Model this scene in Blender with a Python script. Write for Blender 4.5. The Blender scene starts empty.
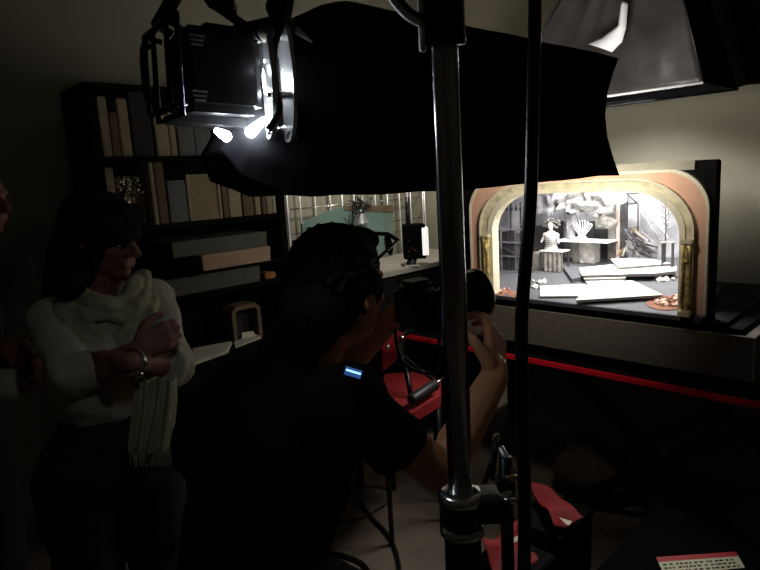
import bpy, bmesh, math, random
from mathutils import Vector as V, Matrix, Quaternion, noise
random.seed(7)
S = bpy.context.scene
COL = S.collection
# ------------------------------------------------------------------ camera
def rad(a): return math.radians(a)
CAMP = V((0, 0, 1.60)); PIT, ROL, HEAD, FOC = rad(10), rad(3.4), rad(46), 600.0
_f0 = V((math.cos(HEAD), math.sin(HEAD), 0)); _r0 = V((math.sin(HEAD), -math.cos(HEAD), 0)); _z = V((0, 0, 1))
FW = _f0*math.cos(PIT) - _z*math.sin(PIT); _u0 = _z*math.cos(PIT) + _f0*math.sin(PIT)
UP = _u0*math.cos(ROL) + _r0*math.sin(ROL); RT = _r0*math.cos(ROL) - _u0*math.sin(ROL)
cam = bpy.data.cameras.new('camera'); cam.sensor_width = 36; cam.lens = 36*FOC/760; cam.clip_start = .02
cobj = bpy.data.objects.new('view_camera', cam); COL.objects.link(cobj)
M = Matrix((RT, UP, -FW)).transposed().to_4x4(); M.translation = CAMP; cobj.matrix_world = M
S.camera = cobj
def ray(x, y): return FW + RT*((x-380)/FOC) + UP*((285-y)/FOC)
def D(x, y, d): return CAMP + ray(x, y)*d                 # point at a given distance ahead
def on(x, y, ax, v):                                       # point on an axis-aligned plane of the room
    q = ray(x, y); return CAMP + q*((v-CAMP[ax])/q[ax])
def rake(x, y, h=0.0):                                     # point on the raked model stage floor
    q = ray(x, y); t = (1.03+h-1.6 - .11*2.35)/(q.z-.11*q.x); return CAMP + q*t
def fz(X): return 1.03 + .11*(X-2.35)
# ------------------------------------------------------------------ world, view, large lights
w = bpy.data.worlds.new('world'); S.world = w; w.use_nodes = True
w.node_tree.nodes['Background'].inputs[0].default_value = (.5, .55, .7, 1)
w.node_tree.nodes['Background'].inputs[1].default_value = .004
S.view_settings.view_transform = 'Standard'; S.view_settings.look = 'None'
S.view_settings.exposure = 0; S.view_settings.gamma = 1; S.view_settings.use_curve_mapping = False
def area(name, loc, target, sx, sy, power, col=(1, 1, 1), spread=180):
    l = bpy.data.lights.new(name, 'AREA'); l.shape = 'RECTANGLE'; l.size = sx; l.size_y = sy
    l.energy = power; l.color = col; l.spread = rad(spread)
    o = bpy.data.objects.new(name, l); COL.objects.link(o); o.location = loc
    o.rotation_euler = (V(target)-V(loc)).to_track_quat('-Z', 'Y').to_euler(); return o
def point(name, loc, power, r=.01, col=(1, 1, 1)):
    l = bpy.data.lights.new(name, 'POINT'); l.energy = power; l.shadow_soft_size = r; l.color = col
    o = bpy.data.objects.new(name, l); COL.objects.link(o); o.location = loc; return o
area('grey_softbox_light', (2.70, 1.22, 1.875), (2.78, 1.26, 1.0), .34, .75, 21, (1, .97, .93), 140)
area('black_softbox_light', (1.80, .93, 1.73), (3.1, 2.0, 1.75), .22, .22, 6, (1, .95, .86), 150)
def spot(name, loc, target, power, ang, col=(1, 1, 1), blend=.6):
    l = bpy.data.lights.new(name, 'SPOT'); l.energy = power; l.spot_size = rad(ang); l.spot_blend = blend; l.color = col; l.shadow_soft_size = .04
    o = bpy.data.objects.new(name, l); COL.objects.link(o); o.location = loc
    o.rotation_euler = (V(target)-V(loc)).to_track_quat('-Z', 'Y').to_euler(); return o
SPL, SPT = V((2.55, 2.25, 2.70)), V((2.98, 3.0, 1.35))
spot('corner_fill_spot', SPL, SPT, 62, 78, (1, .95, .86))  # added fill light, source unknown, brightens the back corner
# ------------------------------------------------------------------ materials
MC = {}
def mat(name, col, rough=.7, metal=0., var=.0, scale=20., bump=0., emit=None, es=0., spec=None, alpha=None, sheen=0, trans=0, kind='noise'):
    if name in MC: return MC[name]
    m = bpy.data.materials.new(name); m.use_nodes = True; nt = m.node_tree; N = nt.nodes; L = nt.links
    b = N['Principled BSDF']; c = (*col, 1)
    b.inputs['Base Color'].default_value = c; b.inputs['Roughness'].default_value = rough; b.inputs['Metallic'].default_value = metal
    if spec is not None: b.inputs['Specular IOR Level'].default_value = spec
    if sheen: b.inputs['Sheen Weight'].default_value = sheen
    if trans: b.inputs['Transmission Weight'].default_value = trans
    if emit: b.inputs['Emission Color'].default_value = (*emit, 1); b.inputs['Emission Strength'].default_value = es
    tc = N.new('ShaderNodeTexCoord')
    if kind == 'wave':
        t = N.new('ShaderNodeTexWave'); t.inputs['Scale'].default_value = scale; t.inputs['Distortion'].default_value = 4; t.inputs['Detail'].default_value = 3
    else:
        t = N.new('ShaderNodeTexNoise'); t.inputs['Scale'].default_value = scale; t.inputs['Detail'].default_value = 5
    L.new(tc.outputs['Object'], t.inputs['Vector']); out = t.outputs['Fac']
    if var:
        r = N.new('ShaderNodeValToRGB'); r.color_ramp.elements[0].position = .3; r.color_ramp.elements[1].position = .7
        r.color_ramp.elements[0].color = tuple(max(0, x*(1-var)) for x in col)+(1,); r.color_ramp.elements[1].color = tuple(min(1, x*(1+var)) for x in col)+(1,)
        L.new(out, r.inputs[0]); L.new(r.outputs[0], b.inputs['Base Color'])
    if bump:
        bp = N.new('ShaderNodeBump'); bp.inputs['Strength'].default_value = bump; bp.inputs['Distance'].default_value = .01
        L.new(out, bp.inputs['Height']); L.new(bp.outputs[0], b.inputs['Normal'])
    MC[name] = m; return m
mat('wall_paint', (.34, .32, .245), .9, var=.08, scale=3)
mat('wall_dark', (.30, .28, .22), .9, var=.1, scale=3)
mat('floor', (.16, .125, .09), .6, var=.2, scale=6)
mat('ceiling', (.35, .33, .28), .9, var=.05)
mat('black_metal', (.012, .012, .013), .35, .3, var=.2)
mat('gloss_black', (.015, .015, .016), .18, .6, var=.2)
pm = mat('pole_metal', (.50, .50, .52), .17, 1.)
_pb = pm.node_tree.nodes['Principled BSDF']; _pb.inputs['Anisotropic'].default_value = .97; _pb.inputs['Anisotropic Rotation'].default_value = .25
_tg = pm.node_tree.nodes.new('ShaderNodeTangent'); _tg.direction_type = 'RADIAL'; _tg.axis = 'Z'; pm.node_tree.links.new(_tg.outputs[0], _pb.inputs['Tangent'])
mat('chrome', (.75, .75, .74), .18, 1., var=.05)
mat('satin', (.9, .9, .92), .6, .6)
mat('silver', (.72, .73, .74), .38, .85, var=.08, scale=30, bump=.05)
mat('black_cloth', (.006, .006, .007), .9, var=.3, scale=9, bump=.25, spec=.05)
mat('case_black', (.003, .003, .003), .9, var=.2, spec=.03)
mat('black_plastic', (.012, .012, .012), .45, var=.2)
mat('black_wood', (.006, .0055, .005), .85, var=.3, scale=12, spec=.08)
mat('grey_cloth', (.055, .048, .048), .38, var=.4, scale=5, bump=.8)
mat('white_cloth', (.8, .8, .82), .6, var=.05, bump=.2)
mat('red_paint', (.85, .014, .03), .5, var=.08)
mat('red_fabric', (.25, .004, .006), .75, var=.15, scale=40, bump=.2)
mat('peach', (.74, .43, .29), .8, var=.06, scale=12)
mat('cream', (.74, .68, .50), .7, var=.12, scale=18, bump=.2)
mat('marble_gold', (.66, .58, .38), .55, var=.35, scale=30, bump=.3)
mat('gold', (.60, .45, .17), .4, .3, var=.6, scale=60, bump=.4)
mat('stage_grey', (.085, .088, .10), .7, var=.12, scale=20)
mat('plinth_black', (.13, .112, .088), .75, var=.15, scale=40)
mat('edge_cream', (.42, .38, .28), .7, var=.2)
mat('white_board', (.85, .84, .80), .6, var=.04)
mat('board_edge', (.10, .095, .09), .8, var=.2)
mat('backdrop', (.36, .36, .39), .9, var=.6, scale=9, bump=.3)
mat('stone', (.30, .29, .27), .9, var=.4, scale=28, bump=.8)
mat('light_stone', (.55, .53, .50), .9, var=.4, scale=28, bump=.8)
mat('dark_set', (.045, .042, .045), .8, var=.4, scale=20)
mat('grey_set', (.20, .20, .23), .8, var=.4, scale=20, bump=.3)
mat('cloud_white', (.50, .50, .50), .9, var=.35, scale=14, bump=.6)
mat('pink_drape', (.55, .42, .38), .8, var=.3)
mat('rust_rock', (.22, .09, .055), .9, var=.5, scale=30, bump=.5)
mat('pink_rock', (.60, .42, .33), .9, var=.3, scale=30, bump=.5)
mat('set_white', (.88, .88, .86), .6, var=.03)
mat('hair_grey', (.22, .20, .19), .9, var=.4, scale=60, bump=.6)
mat('skin_lit', (.84, .41, .22), .6, var=.08, scale=20)  # photographer's skin, colour raised to stand in for stage light on the arm
mat('skin_dim', (.24, .10, .065), .6, var=.1, scale=20)  # onlookers' skin, colour lowered to stand in for dim light
mat('hair', (.008, .007, .006), .75, var=.4, scale=80, bump=.4, spec=.1, kind='wave')
mat('tee_black', (.0035, .0035, .004), .95, var=.2, scale=15, bump=.3, spec=.1)
mat('blouse', (.50, .47, .38), .85, var=.08, scale=9, bump=.35)
mat('scarf', (.40, .39, .25), .9, var=.12, scale=25, bump=.5)
mat('trouser', (.014, .013, .016), .9, var=.3, scale=15, bump=.2)
mat('binder_cream', (.36, .30, .19), .8, var=.08)
mat('binder_brown', (.16, .11, .06), .8, var=.15)
mat('binder_dark', (.03, .024, .024), .8, var=.15)
mat('binder_grey', (.15, .16, .16), .8, var=.1)
mat('box_grey', (.115, .12, .095), .85, var=.1)
mat('box_pink', (.50, .34, .235), .85, var=.08)
mat('frame_wood', (.30, .235, .12), .7, var=.1)
mat('orange_wood', (.35, .15, .05), .7, var=.2)
mat('foil', (.62, .60, .52), .12, 1., var=.1, scale=10, bump=1.)
mat('paper', (.62, .58, .46), .85, var=.06)
mat('teal', (.16, .25, .21), .85, var=.08, scale=6)
mat('cab_grey', (.34, .31, .26), .6, var=.08)
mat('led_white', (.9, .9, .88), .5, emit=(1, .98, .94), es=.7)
mat('bulb', (1, 1, 1), .4, emit=(.86, .93, 1), es=150)
mat('screen_blue', (.02, .05, .1), .3, emit=(.25, .5, 1), es=2.2)
mat('screen_dim', (.01, .015, .03), .3, emit=(.1, .3, .9), es=.25)
mat('glass', (.02, .02, .02), .05, spec=.9)
mat('orange_print', (.5, .12, .05), .6)
mat('blue_print', (.08, .3, .5), .6)
mat('brass', (.55, .42, .2), .3, .9)
mat('label_red', (.45, .015, .02), .6)
mat('label_white', (.62, .60, .40), .7)
mat('ink', (.02, .02, .02), .7)
# ------------------------------------------------------------------ mesh helpers
class MB:
    def __init__(s): s.v = []; s.f = []
    def add(s, vs, fs):
        n = len(s.v); s.v += [V(a) for a in vs]; s.f += [tuple(i+n for i in f) for f in fs]; return s
    def box(s, a, b, bev=0):
        a, b = V(a), V(b); lo = V(map(min, a, b)); hi = V(map(max, a, b))
        if not bev:
            vs = [(x, y, z) for z in (lo.z, hi.z) for y in (lo.y, hi.y) for x in (lo.x, hi.x)]
            return s.add(vs, [(0, 2, 3, 1), (4, 5, 7, 6), (0, 1, 5, 4), (2, 6, 7, 3), (0, 4, 6, 2), (1, 3, 7, 5)])
        bm = bmesh.new(); bmesh.ops.create_cube(bm, size=1)
        for v in bm.verts: v.co = V(((v.co.x+.5)*(hi.x-lo.x)+lo.x, (v.co.y+.5)*(hi.y-lo.y)+lo.y, (v.co.z+.5)*(hi.z-lo.z)+lo.z))
        bmesh.ops.bevel(bm, geom=bm.edges[:], offset=bev, segments=2, affect='EDGES'); return s.bm(bm)
    def bm(s, bm):
        bm.verts.index_update(); s.add([v.co for v in bm.verts], [[v.index for v in f.verts] for f in bm.faces]); bm.free(); return s
    def frame(s, o, ax, ay, az, sx, sy, sz, bev=0):      # oriented box centred at o
        o = V(o); ax, ay, az = V(ax).normalized(), V(ay).normalized(), V(az).normalized()
        t = MB().box((-sx/2, -sy/2, -sz/2), (sx/2, sy/2, sz/2), bev)
        return s.add([o+ax*p.x+ay*p.y+az*p.z for p in t.v], t.f)
    def tube(s, pts, r, n=10, cap=True):
        pts = [V(p) for p in pts]; m = len(pts); rs = r if isinstance(r, (list, tuple)) else [r]*m
        T = [(pts[min(i+1, m-1)]-pts[max(i-1, 0)]).normalized() for i in range(m)]
        a = T[0].orthogonal().normalized(); vs = []; fs = []
        for i in range(m):
            a = (a - T[i]*a.dot(T[i])).normalized(); b = T[i].cross(a)
            for k in range(n):
                t = 2*math.pi*k/n; vs.append(pts[i]+(a*math.cos(t)+b*math.sin(t))*rs[i])
        for i in range(m-1):
            for k in range(n): fs.append((i*n+k, i*n+(k+1) % n, (i+1)*n+(k+1) % n, (i+1)*n+k))
        if cap: fs += [tuple(range(n))[::-1], tuple(range((m-1)*n, m*n))]
        return s.add(vs, fs)
    def cap(s, p, q, r1, r2=None, n=14):                 # tapered capsule
        p, q = V(p), V(q); r2 = r1 if r2 is None else r2; d = (q-p)
        d = d.normalized() if d.length > 1e-6 else V((0, 0, 1))
        pts = []; rs = []
        for k in range(5): t = math.pi/2*k/4.3; pts.append(p-d*r1*math.cos(t)); rs.append(max(.0004, r1*math.sin(t)))
        for k in range(4, -1, -1): t = math.pi/2*k/4.3; pts.append(q+d*r2*math.cos(t)); rs.append(max(.0004, r2*math.sin(t)))
        return s.tube(pts, rs, n)
    def ell(s, c, rx, ry, rz, R=None, n=16):
        bm = bmesh.new(); bmesh.ops.create_uvsphere(bm, u_segments=n, v_segments=max(6, n*2//3), radius=1)
        for v in bm.verts:
            p = V((v.co.x*rx, v.co.y*ry, v.co.z*rz)); v.co = (R @ p if R else p)+V(c)
        return s.bm(bm)
    def lathe(s, prof, c, ax=(0, 0, 1), n=24):           # prof: (radius, distance along axis)
        c = V(c); ax = V(ax).normalized()
        a = ax.orthogonal().normalized(); b = ax.cross(a); vs = []; fs = []
        for r, h in prof:
            for k in range(n): t = 2*math.pi*k/n; vs.append(c+ax*h+(a*math.cos(t)+b*math.sin(t))*max(r, .0003))
        for i in range(len(prof)-1):
            for k in range(n): fs.append((i*n+k, i*n+(k+1) % n, (i+1)*n+(k+1) % n, (i+1)*n+k))
        fs += [tuple(range(n))[::-1], tuple(range((len(prof)-1)*n, len(prof)*n))]
        return s.add(vs, fs)
    def slab(s, poly, off):                              # polygon (3-D points) given thickness by an offset vector
        n = len(poly); off = V(off); vs = [V(p) for p in poly]+[V(p)+off for p in poly]
        return s.add(vs, [tuple(range(n))[::-1], tuple(range(n, 2*n))]+[(i, (i+1) % n, n+(i+1) % n, n+i) for i in range(n)])
    def grid(s, fn, nu, nv, off):                        # double-sided sheet with thickness
        vs = [fn(i/nu, j/nv) for j in range(nv+1) for i in range(nu+1)]; m = len(vs); off = V(off)
        vs = [V(a) for a in vs]+[V(a)+off for a in vs]; fs = []; q = nu+1
        for j in range(nv):
            for i in range(nu):
                a = j*q+i; fs += [(a, a+q, a+q+1, a+1), (m+a, m+a+1, m+a+q+1, m+a+q)]
        rim = [i for i in range(q)]+[j*q+nu for j in range(1, nv+1)]+[nv*q+i for i in range(nu-1, -1, -1)]+[j*q for j in range(nv-1, 0, -1)]
        for k in range(len(rim)): a, b = rim[k], rim[(k+1) % len(rim)]; fs.append((a, b, m+b, m+a))
        return s.add(vs, fs)
    def band(s, outer, inner, off):                      # ring between two open polylines of equal length, thickened
        n = len(outer); vs = [V(p) for p in outer]+[V(p) for p in inner]; off = V(off); m = len(vs)
        vs += [v+off for v in vs]; fs = []
        for i in range(n-1):
            fs += [(i, i+1, n+i+1, n+i), (m+i, m+n+i, m+n+i+1, m+i+1), (i, m+i, m+i+1, i+1), (n+i, n+i+1, m+n+i+1, m+n+i)]
        for i in (0, n-1): fs.append((i, n+i, m+n+i, m+i))
        return s.add(vs, fs)
    def mesh(s, name):
        me = bpy.data.meshes.new(name); me.from_pydata([tuple(v) for v in s.v], [], s.f); me.update()
        bm = bmesh.new(); bm.from_mesh(me); bmesh.ops.recalc_face_normals(bm, faces=bm.faces); bm.to_mesh(me); bm.free(); return me
WP = {}
def wp(o): return WP.get(o.name, V((0, 0, 0)))
def link(name, me, m, parent=None, smooth=False, origin=None):
    if isinstance(m, str): m = MC[m]
    if m: me.materials.append(m)
    if smooth:
        for p in me.polygons: p.use_smooth = True
    if parent: o0 = wp(parent)
    elif origin is not None: o0 = V(origin)
    else:
        vs = [v.co for v in me.vertices]; xs = [v.x for v in vs]; ys = [v.y for v in vs]; zs = [v.z for v in vs]
        o0 = V(((min(xs)+max(xs))/2, (min(ys)+max(ys))/2, min(zs)))
    me.transform(Matrix.Translation(-o0))
    o = bpy.data.objects.new(name, me); COL.objects.link(o)
    if parent: o.parent = parent; WP[o.name] = o0
    else: o.location = o0; WP[o.name] = o0
    return o
def B(name, mb, m, parent=None, smooth=False): return link(name, mb.mesh(name), m, parent, smooth)
def tag(o, label, cat, group=None):
    o['label'] = label; o['category'] = cat
    if group: o['group'] = group
    return o
def T(name, loc, label, cat, group=None):
    o = bpy.data.objects.new(name, None); COL.objects.link(o); o.location = loc; o.empty_display_size = .05
    WP[o.name] = V(loc); return tag(o, label, cat, group)
def struct(name, mb, m): o = B(name, mb, m); o['kind'] = 'structure'; return o
def blob(name, mb, m, parent=None, vox=.006, sm=4, disp=None):   # fuse overlapping volumes into ONE continuous surface
    me = mb.mesh(name); o = bpy.data.objects.new(name, me); COL.objects.link(o)
    r = o.modifiers.new('r', 'REMESH'); r.mode = 'VOXEL'; r.voxel_size = vox
    if sm: q = o.modifiers.new('s', 'SMOOTH'); q.factor = .5; q.iterations = sm
    dg = bpy.context.evaluated_depsgraph_get(); dg.update()
    m2 = bpy.data.meshes.new_from_object(o.evaluated_get(dg)); bpy.data.objects.remove(o)
    if disp:
        amp, sc = disp
        ns = [v.normal.copy() for v in m2.vertices]
        for v, nn in zip(m2.vertices, ns): v.co += nn*amp*noise.noise(v.co*sc)
    m2.name = name
    return link(name, m2, m, parent, True)
def lerp(a, b, t): return V(a)*(1-t)+V(b)*t
def smooth_path(pts, k=6):
    pts = [V(p) for p in pts]; out = []
    for i in range(len(pts)-1):
        p0, p1, p2, p3 = pts[max(i-1, 0)], pts[i], pts[i+1], pts[min(i+2, len(pts)-1)]
        for j in range(k):
            t = j/k; out.append(.5*((2*p1)+(p2-p0)*t+(2*p0-5*p1+4*p2-p3)*t*t+(3*p1-p0-3*p2+p3)*t**3))
    return out+[pts[-1]]
# ------------------------------------------------------------------ room
XW, YW, ZC = 3.45, 3.15, 2.9
struct('floor', MB().box((-1.6, -1.6, -.05), (XW, YW, 0)), 'floor')
struct('wall_right', MB().box((XW, -1.6, 0), (XW+.08, YW, ZC)), 'wall_paint')
struct('wall_back', MB().box((-1.6, YW, 0), (XW+.08, YW+.08, ZC)), 'wall_paint')
struct('wall_left', MB().box((-1.68, -1.6, 0), (-1.6, YW+.08, ZC)), 'wall_dark')
struct('wall_front', MB().box((-1.68, -1.68, 0), (XW+.08, -1.6, ZC)), 'wall_dark')
struct('ceiling', MB().box((-1.68, -1.68, ZC), (XW+.08, YW+.08, ZC+.05)), 'ceiling')
struct('baseboard_back', MB().box((-1.6, YW-.015, 0), (XW, YW, .1)), 'wall_dark')
# ------------------------------------------------------------------ bookshelf and what stands on it
BY = 2.70
bx0, bx1, bd = .965, 1.93, .30
bs = T('bookshelf', ((bx0+bx1)/2, BY+bd/2, 0), 'tall black bookshelf of binders and boxes against the back wall, behind the standing woman', 'bookshelf')
for x in (bx0, bx1-.04): B('side_panel', MB().box((x, BY, 0), (x+.04, BY+bd, 2.07), .002), 'black_wood', bs)
SH = [.10, .44, .77, 1.075, 1.425, 1.735, 2.045]
for z in SH: B('shelf', MB().box((bx0+.04, BY+.003, z), (bx1-.04, BY+bd-.01, z+.027)), 'black_wood', bs)
B('back_panel', MB().box((bx0+.04, BY+bd-.01, .1), (bx1-.04, BY+bd, 2.07)), 'black_wood', bs)
def bx_at(px, py): return on(px, py, 1, BY+.03).x
def book(name, px0, px1, ptop, zs, m, label, cat, grp=None, lean=0, dep=.22, y0=.03, parts=True):
    pz = on((px0+px1)/2, ptop, 1, BY+y0).z; py = 150 if zs > 1.7 else 205
    x0 = on(px0, py, 1, BY+y0).x+.002; x1 = on(px1, py, 1, BY+y0).x-.002
    t = T(name, ((x0+x1)/2, BY+y0+dep/2, zs), label, cat, grp)
    sh = lambda p: V((p.x+lean*(p.z-zs), p.y, p.z))
    a = MB().box((x0, BY+y0, zs), (x1, BY+y0+dep, pz), .003); a.v = [sh(v) for v in a.v]
    B('cover', a, m, t)
    pg = MB().box((x0+.004, BY+y0+.01, pz-.001), (x1-.004, BY+y0+dep-.004, pz+.002)); pg.v = [sh(v) for v in pg.v]
    B('page_block', pg, 'paper', t)
    return t
G1, G2 = 'binders on the upper shelf', 'folders and books on the middle shelf'
z1, z2, z3 = SH[5]+.027, SH[4]+.027, SH[3]+.027
book('binder', 103, 113, 97, z1, 'binder_cream', 'slim cream binder, leftmost on the top row of the black bookshelf', 'binder', G1)
book('binder', 113, 122, 113, z1, 'binder_brown', 'short brown binder second from the left on the top row', 'binder', G1)
book('binder', 122, 133, 99, z1, 'binder_cream', 'narrow tan binder third from the left on the top row', 'binder', G1)
book('binder', 134, 155, 92, z1, 'binder_dark', 'wide dark binder between the tan binder and the cream box file', 'binder', G1)
book('box_file', 157, 171, 112, z1, 'binder_cream', 'cream box file below the rear grille of the lamp', 'box file', G1)
book('box_file', 171, 178, 113, z1, 'binder_cream', 'thin cream file pressed against the right of the cream box file', 'box file', G1)
book('binder', 179, 196, 108, z1, 'binder_grey', 'grey binder right of the cream files on the top row', 'binder', G1)
book('binder', 196, 213, 108, z1, 'binder_grey', 'rightmost visible grey binder on the top row, beside the lamp glow', 'binder', G1)
book('book', 105, 118, 168, z2, 'binder_cream', 'cream book just above the woman\'s hair on the middle shelf', 'book', G2)
book('book', 153, 158, 160, z2, 'binder_cream', 'very thin cream book right of the crinkled foil', 'book', G2)
book('book', 158, 168, 160, z2, 'binder_brown', 'tall brown book right of the thin cream book', 'book', G2)
book('folder', 169, 188, 181, z2, 'binder_grey', 'grey folder left of the framed tan board', 'folder', G2)
book('book', 223, 229, 174, z2, 'binder_brown', 'brown book touching the right side of the framed tan board', 'book', G2)
book('book', 229, 242, 174, z2, 'binder_cream', 'pale cream book between two brown books on the middle shelf', 'book', G2)
book('book', 243, 254, 178, z2, 'binder_brown', 'wide brown book right of the pale cream book', 'book', G2)
book('book', 255, 261, 184, z2, 'binder_cream', 'thin cream book right of the wide brown book', 'book', G2)
book('book', 262, 267, 186, z2, 'binder_brown', 'thin brown book third from the right end of the middle shelf', 'book', G2)
book('book', 267, 273, 188, z2, 'binder_cream', 'thin cream book second from the right end of the middle shelf', 'book', G2)
book('book', 273, 279, 190, z2, 'paper', 'thin whitish book at the right end of the middle shelf', 'book', G2)
t = T('framed_board', (bx_at(205, 205), BY+.05, z2), 'tan board in a raised wooden frame standing on the middle shelf', 'picture frame')
xa, xb = bx_at(189, 205), bx_at(222, 205); zt = on(205, 174, 1, BY+.03).z
B('panel', MB().box((xa+.01, BY+.04, z2+.01), (xb-.01, BY+.05, zt-.01)), 'frame_wood', t)
for a, b in (((xa, z2), (xa+.016, zt)), ((xb-.016, z2), (xb, zt)), ((xa+.016, z2), (xb-.016, z2+.016)), ((xa+.016, zt-.016), (xb-.016, zt))):
    B('frame_rail', MB().box((a[0], BY+.03, a[1]), (b[0], BY+.06, b[1]), .002), 'binder_cream', t)
# crumpled foil
def foil(px0, px1, y0, y1, nm):
    x0, x1 = bx_at(px0, 205), bx_at(px1, 205); zb = z2; zt = on(px0, y0, 1, BY+.05).z
    def f(u, v):
        p = V((x0+(x1-x0)*u, BY+.09, zb+(zt-zb)*v)); q = V((p.x*55, 0, p.z*14)); return p+V((.012*noise.noise(p*21), .05*noise.noise(q)+.02*noise.noise(p*60), 0))
    return MB().grid(f, 22, 40, (0, .004, 0))
tag(B('foil_sheet', foil(122, 151, 176, 222, 'f'), 'foil'), 'crinkled shiny silver foil standing on the middle shelf above the woman', 'foil')
# boxes lower down
def carton(name, q, ytop, ybot, zs, m, label, grp, dep=.27, y0=.02):
    x0 = on(q[0], ybot, 1, BY+y0).x; x1 = on(q[1], ybot, 1, BY+y0).x; h = on(q[0], ytop, 1, BY+y0).z-on(q[0], ybot, 1, BY+y0).z
    t = T(name, ((x0+x1)/2, BY+y0+dep/2, zs), label, 'box', grp)
    B('base_tray', MB().box((x0+.002, BY+y0+.002, zs), (x1-.002, BY+y0+dep-.002, zs+h*.7), .002), m, t)
    B('lid', MB().box((x0, BY+y0, zs+h*.55), (x1, BY+y0+dep, zs+h), .002), m, t); return zs+h
zz = carton('flat_box', (150, 262), 273, 292, z3, 'box_grey', 'long grey-green archive box lying on the shelf below the pink box', 'archive boxes')
zz2 = carton('flat_box', (203, 272), 250, 266, z3+.108, 'box_pink', 'flat salmon-pink archive box on the bookshelf, under the grey one', 'archive boxes', y0=-.03)
B('spacer_shelf', MB().box((bx0+.04, BY+.003, z3+.088), (bx1-.04, BY+bd-.01, z3+.104)), 'black_wood', bs)
carton('flat_box', (172, 268), 231, 247, zz2+.001, 'box_grey', 'grey archive box resting on top of the salmon-pink box', 'archive boxes', y0=.0)
a = on(276, 280, 1, BY)
tag(B('wooden_block', MB().box((a.x-.045, BY+.03, z3), (a.x+.025, BY+.11, z3+.035), .006), 'orange_wood'), 'small orange wooden block at the right end of the shelf beside the grey-green box', 'wooden block')
# little wooden frame cubby with things
zc = SH[2]+.027; xa, xb = on(232, 325, 1, BY+.05).x, on(261, 325, 1, BY+.05).x
t = T('wooden_case', ((xa+xb)/2, BY+.09, zc), 'small open wooden case with rounded top on the lower shelf, left of the man\'s head', 'wooden case')
zt = on(246, 304, 1, BY+.05).z
B('case_frame', MB().band([V((xa, BY+.04, zc)), V((xa, BY+.04, zt-.03)), V((xa+.03, BY+.04, zt)), V((xb-.03, BY+.04, zt)), V((xb, BY+.04, zt-.03)), V((xb, BY+.04, zc))],
    [V((xa+.022, BY+.04, zc)), V((xa+.022, BY+.04, zt-.035)), V((xa+.035, BY+.04, zt-.024)), V((xb-.035, BY+.04, zt-.024)), V((xb-.022, BY+.04, zt-.035)), V((xb-.022, BY+.04, zc))], (0, .1, 0)), 'binder_brown', t)
B('case_back', MB().box((xa+.02, BY+.13, zc), (xb-.02, BY+.138, zt-.03)), 'binder_dark', t)
tag(B('folded_note', MB().slab([V((xa+.05, BY+.05, zc+.005)), V((xb-.04, BY+.04, zc+.002)), V((xb-.05, BY+.05, zc+.035)), V((xa+.06, BY+.06, zc+.04))], (0, .012, 0)), 'paper'), 'folded cream note standing in front of the small wooden case', 'note')
# side table with papers
zt = .80
sx0, sx1, sy0, sy1 = 1.02, 1.98, 2.20, 2.66
st = T('side_table', ((sx0+sx1)/2, (sy0+sy1)/2, 0), 'low dark table carrying pale papers between the woman and the stooping man', 'table')
B('table_top', MB().box((sx0, sy0, zt-.03), (sx1, sy1, zt), .003), 'black_wood', st)
for x in (sx0+.03, sx1-.07):
    for y in (sy0+.03, sy1-.07): B('leg', MB().box((x, y, 0), (x+.04, y+.04, zt-.03)), 'black_wood', st)
def sheets(q, n, label, m='paper', z=zt):
    P = [on(x, y, 2, z) for x, y in q]; mb = MB()
    for k in range(n):
        j = V((random.uniform(-.004, .004), random.uniform(-.004, .004), 0)); mb.slab([p+j+V((0, 0, .0035*k)) for p in P], (0, 0, .0025))
    return tag(B('paper_stack', mb, m), label, 'papers', 'papers on the low table')
sheets([(192, 366), (228, 353), (232, 344), (194, 351)], 5, 'stack of white paper on the low table just right of the woman\'s cuff')
sheets([(236, 348), (262, 338), (258, 335), (234, 342)], 2, 'small pale sheets right of the white stack, near the man\'s shoulder')
# ------------------------------------------------------------------ back corner: wire grid, cabinet, teal board, lamp, flash unit
GY = 2.99
gx0, gx1 = on(289, 230, 1, GY).x, 3.40
gr = T('wire_rack', ((gx0+gx1)/2, GY, 0), 'shiny upright wire grid rack standing in the back corner behind the man\'s head', 'wire rack')
n = 0; x = gx0
pxs = [289, 302, 317, 332, 344, 356, 364, 377, 389, 401, 412, 424, 436, 448, 460]
for i, p in enumerate(pxs):
    x = min(on(p, 230, 1, GY).x, gx1)
    B('upright_rod' if i % 4 else 'post', MB().tube([(x, GY, .03), (x, GY, 1.95)], .010 if i % 4 == 0 else .006, 8), 'silver', gr, True)
for z in (1.15, 1.30, 1.45, 1.6, 1.75, 1.93): B('cross_rod', MB().tube([(gx0, GY+.008, z), (gx1, GY+.008, z)], .004, 8), 'chrome', gr, True)
for x in (gx0, gx1): B('foot', MB().box((x-.02, GY-.12, 0), (x+.02, GY+.12, .03), .004), 'black_metal', gr)
CZ = 1.08
c0 = on(380, 290, 2, CZ); 
cx0, cx1, cy0, cy1 = 2.02, 3.3, 2.38, 2.90
cb = T('cabinet', ((cx0+cx1)/2, (cy0+cy1)/2, 0), 'grey topped low cabinet in the back corner beyond the photographer\'s camera', 'cabinet')
B('cabinet_top', MB().box((cx0, cy0, CZ-.03), (cx1, cy1, CZ), .003), 'cab_grey', cb)
B('body', MB().box((cx0+.02, cy0+.02, .06), (cx1-.02, cy1-.02, CZ-.03)), 'black_wood', cb)
for k in range(3):
    x0 = cx0+.04+k*.41; d = B('door', MB().box((x0, cy0+.0, .1), (x0+.38, cy0+.02, CZ-.05), .003), 'black_wood', cb)
    B('handle', MB().box((x0+.33, cy0-.015, .7), (x0+.345, cy0, .82)), 'black_metal', d)
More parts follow.
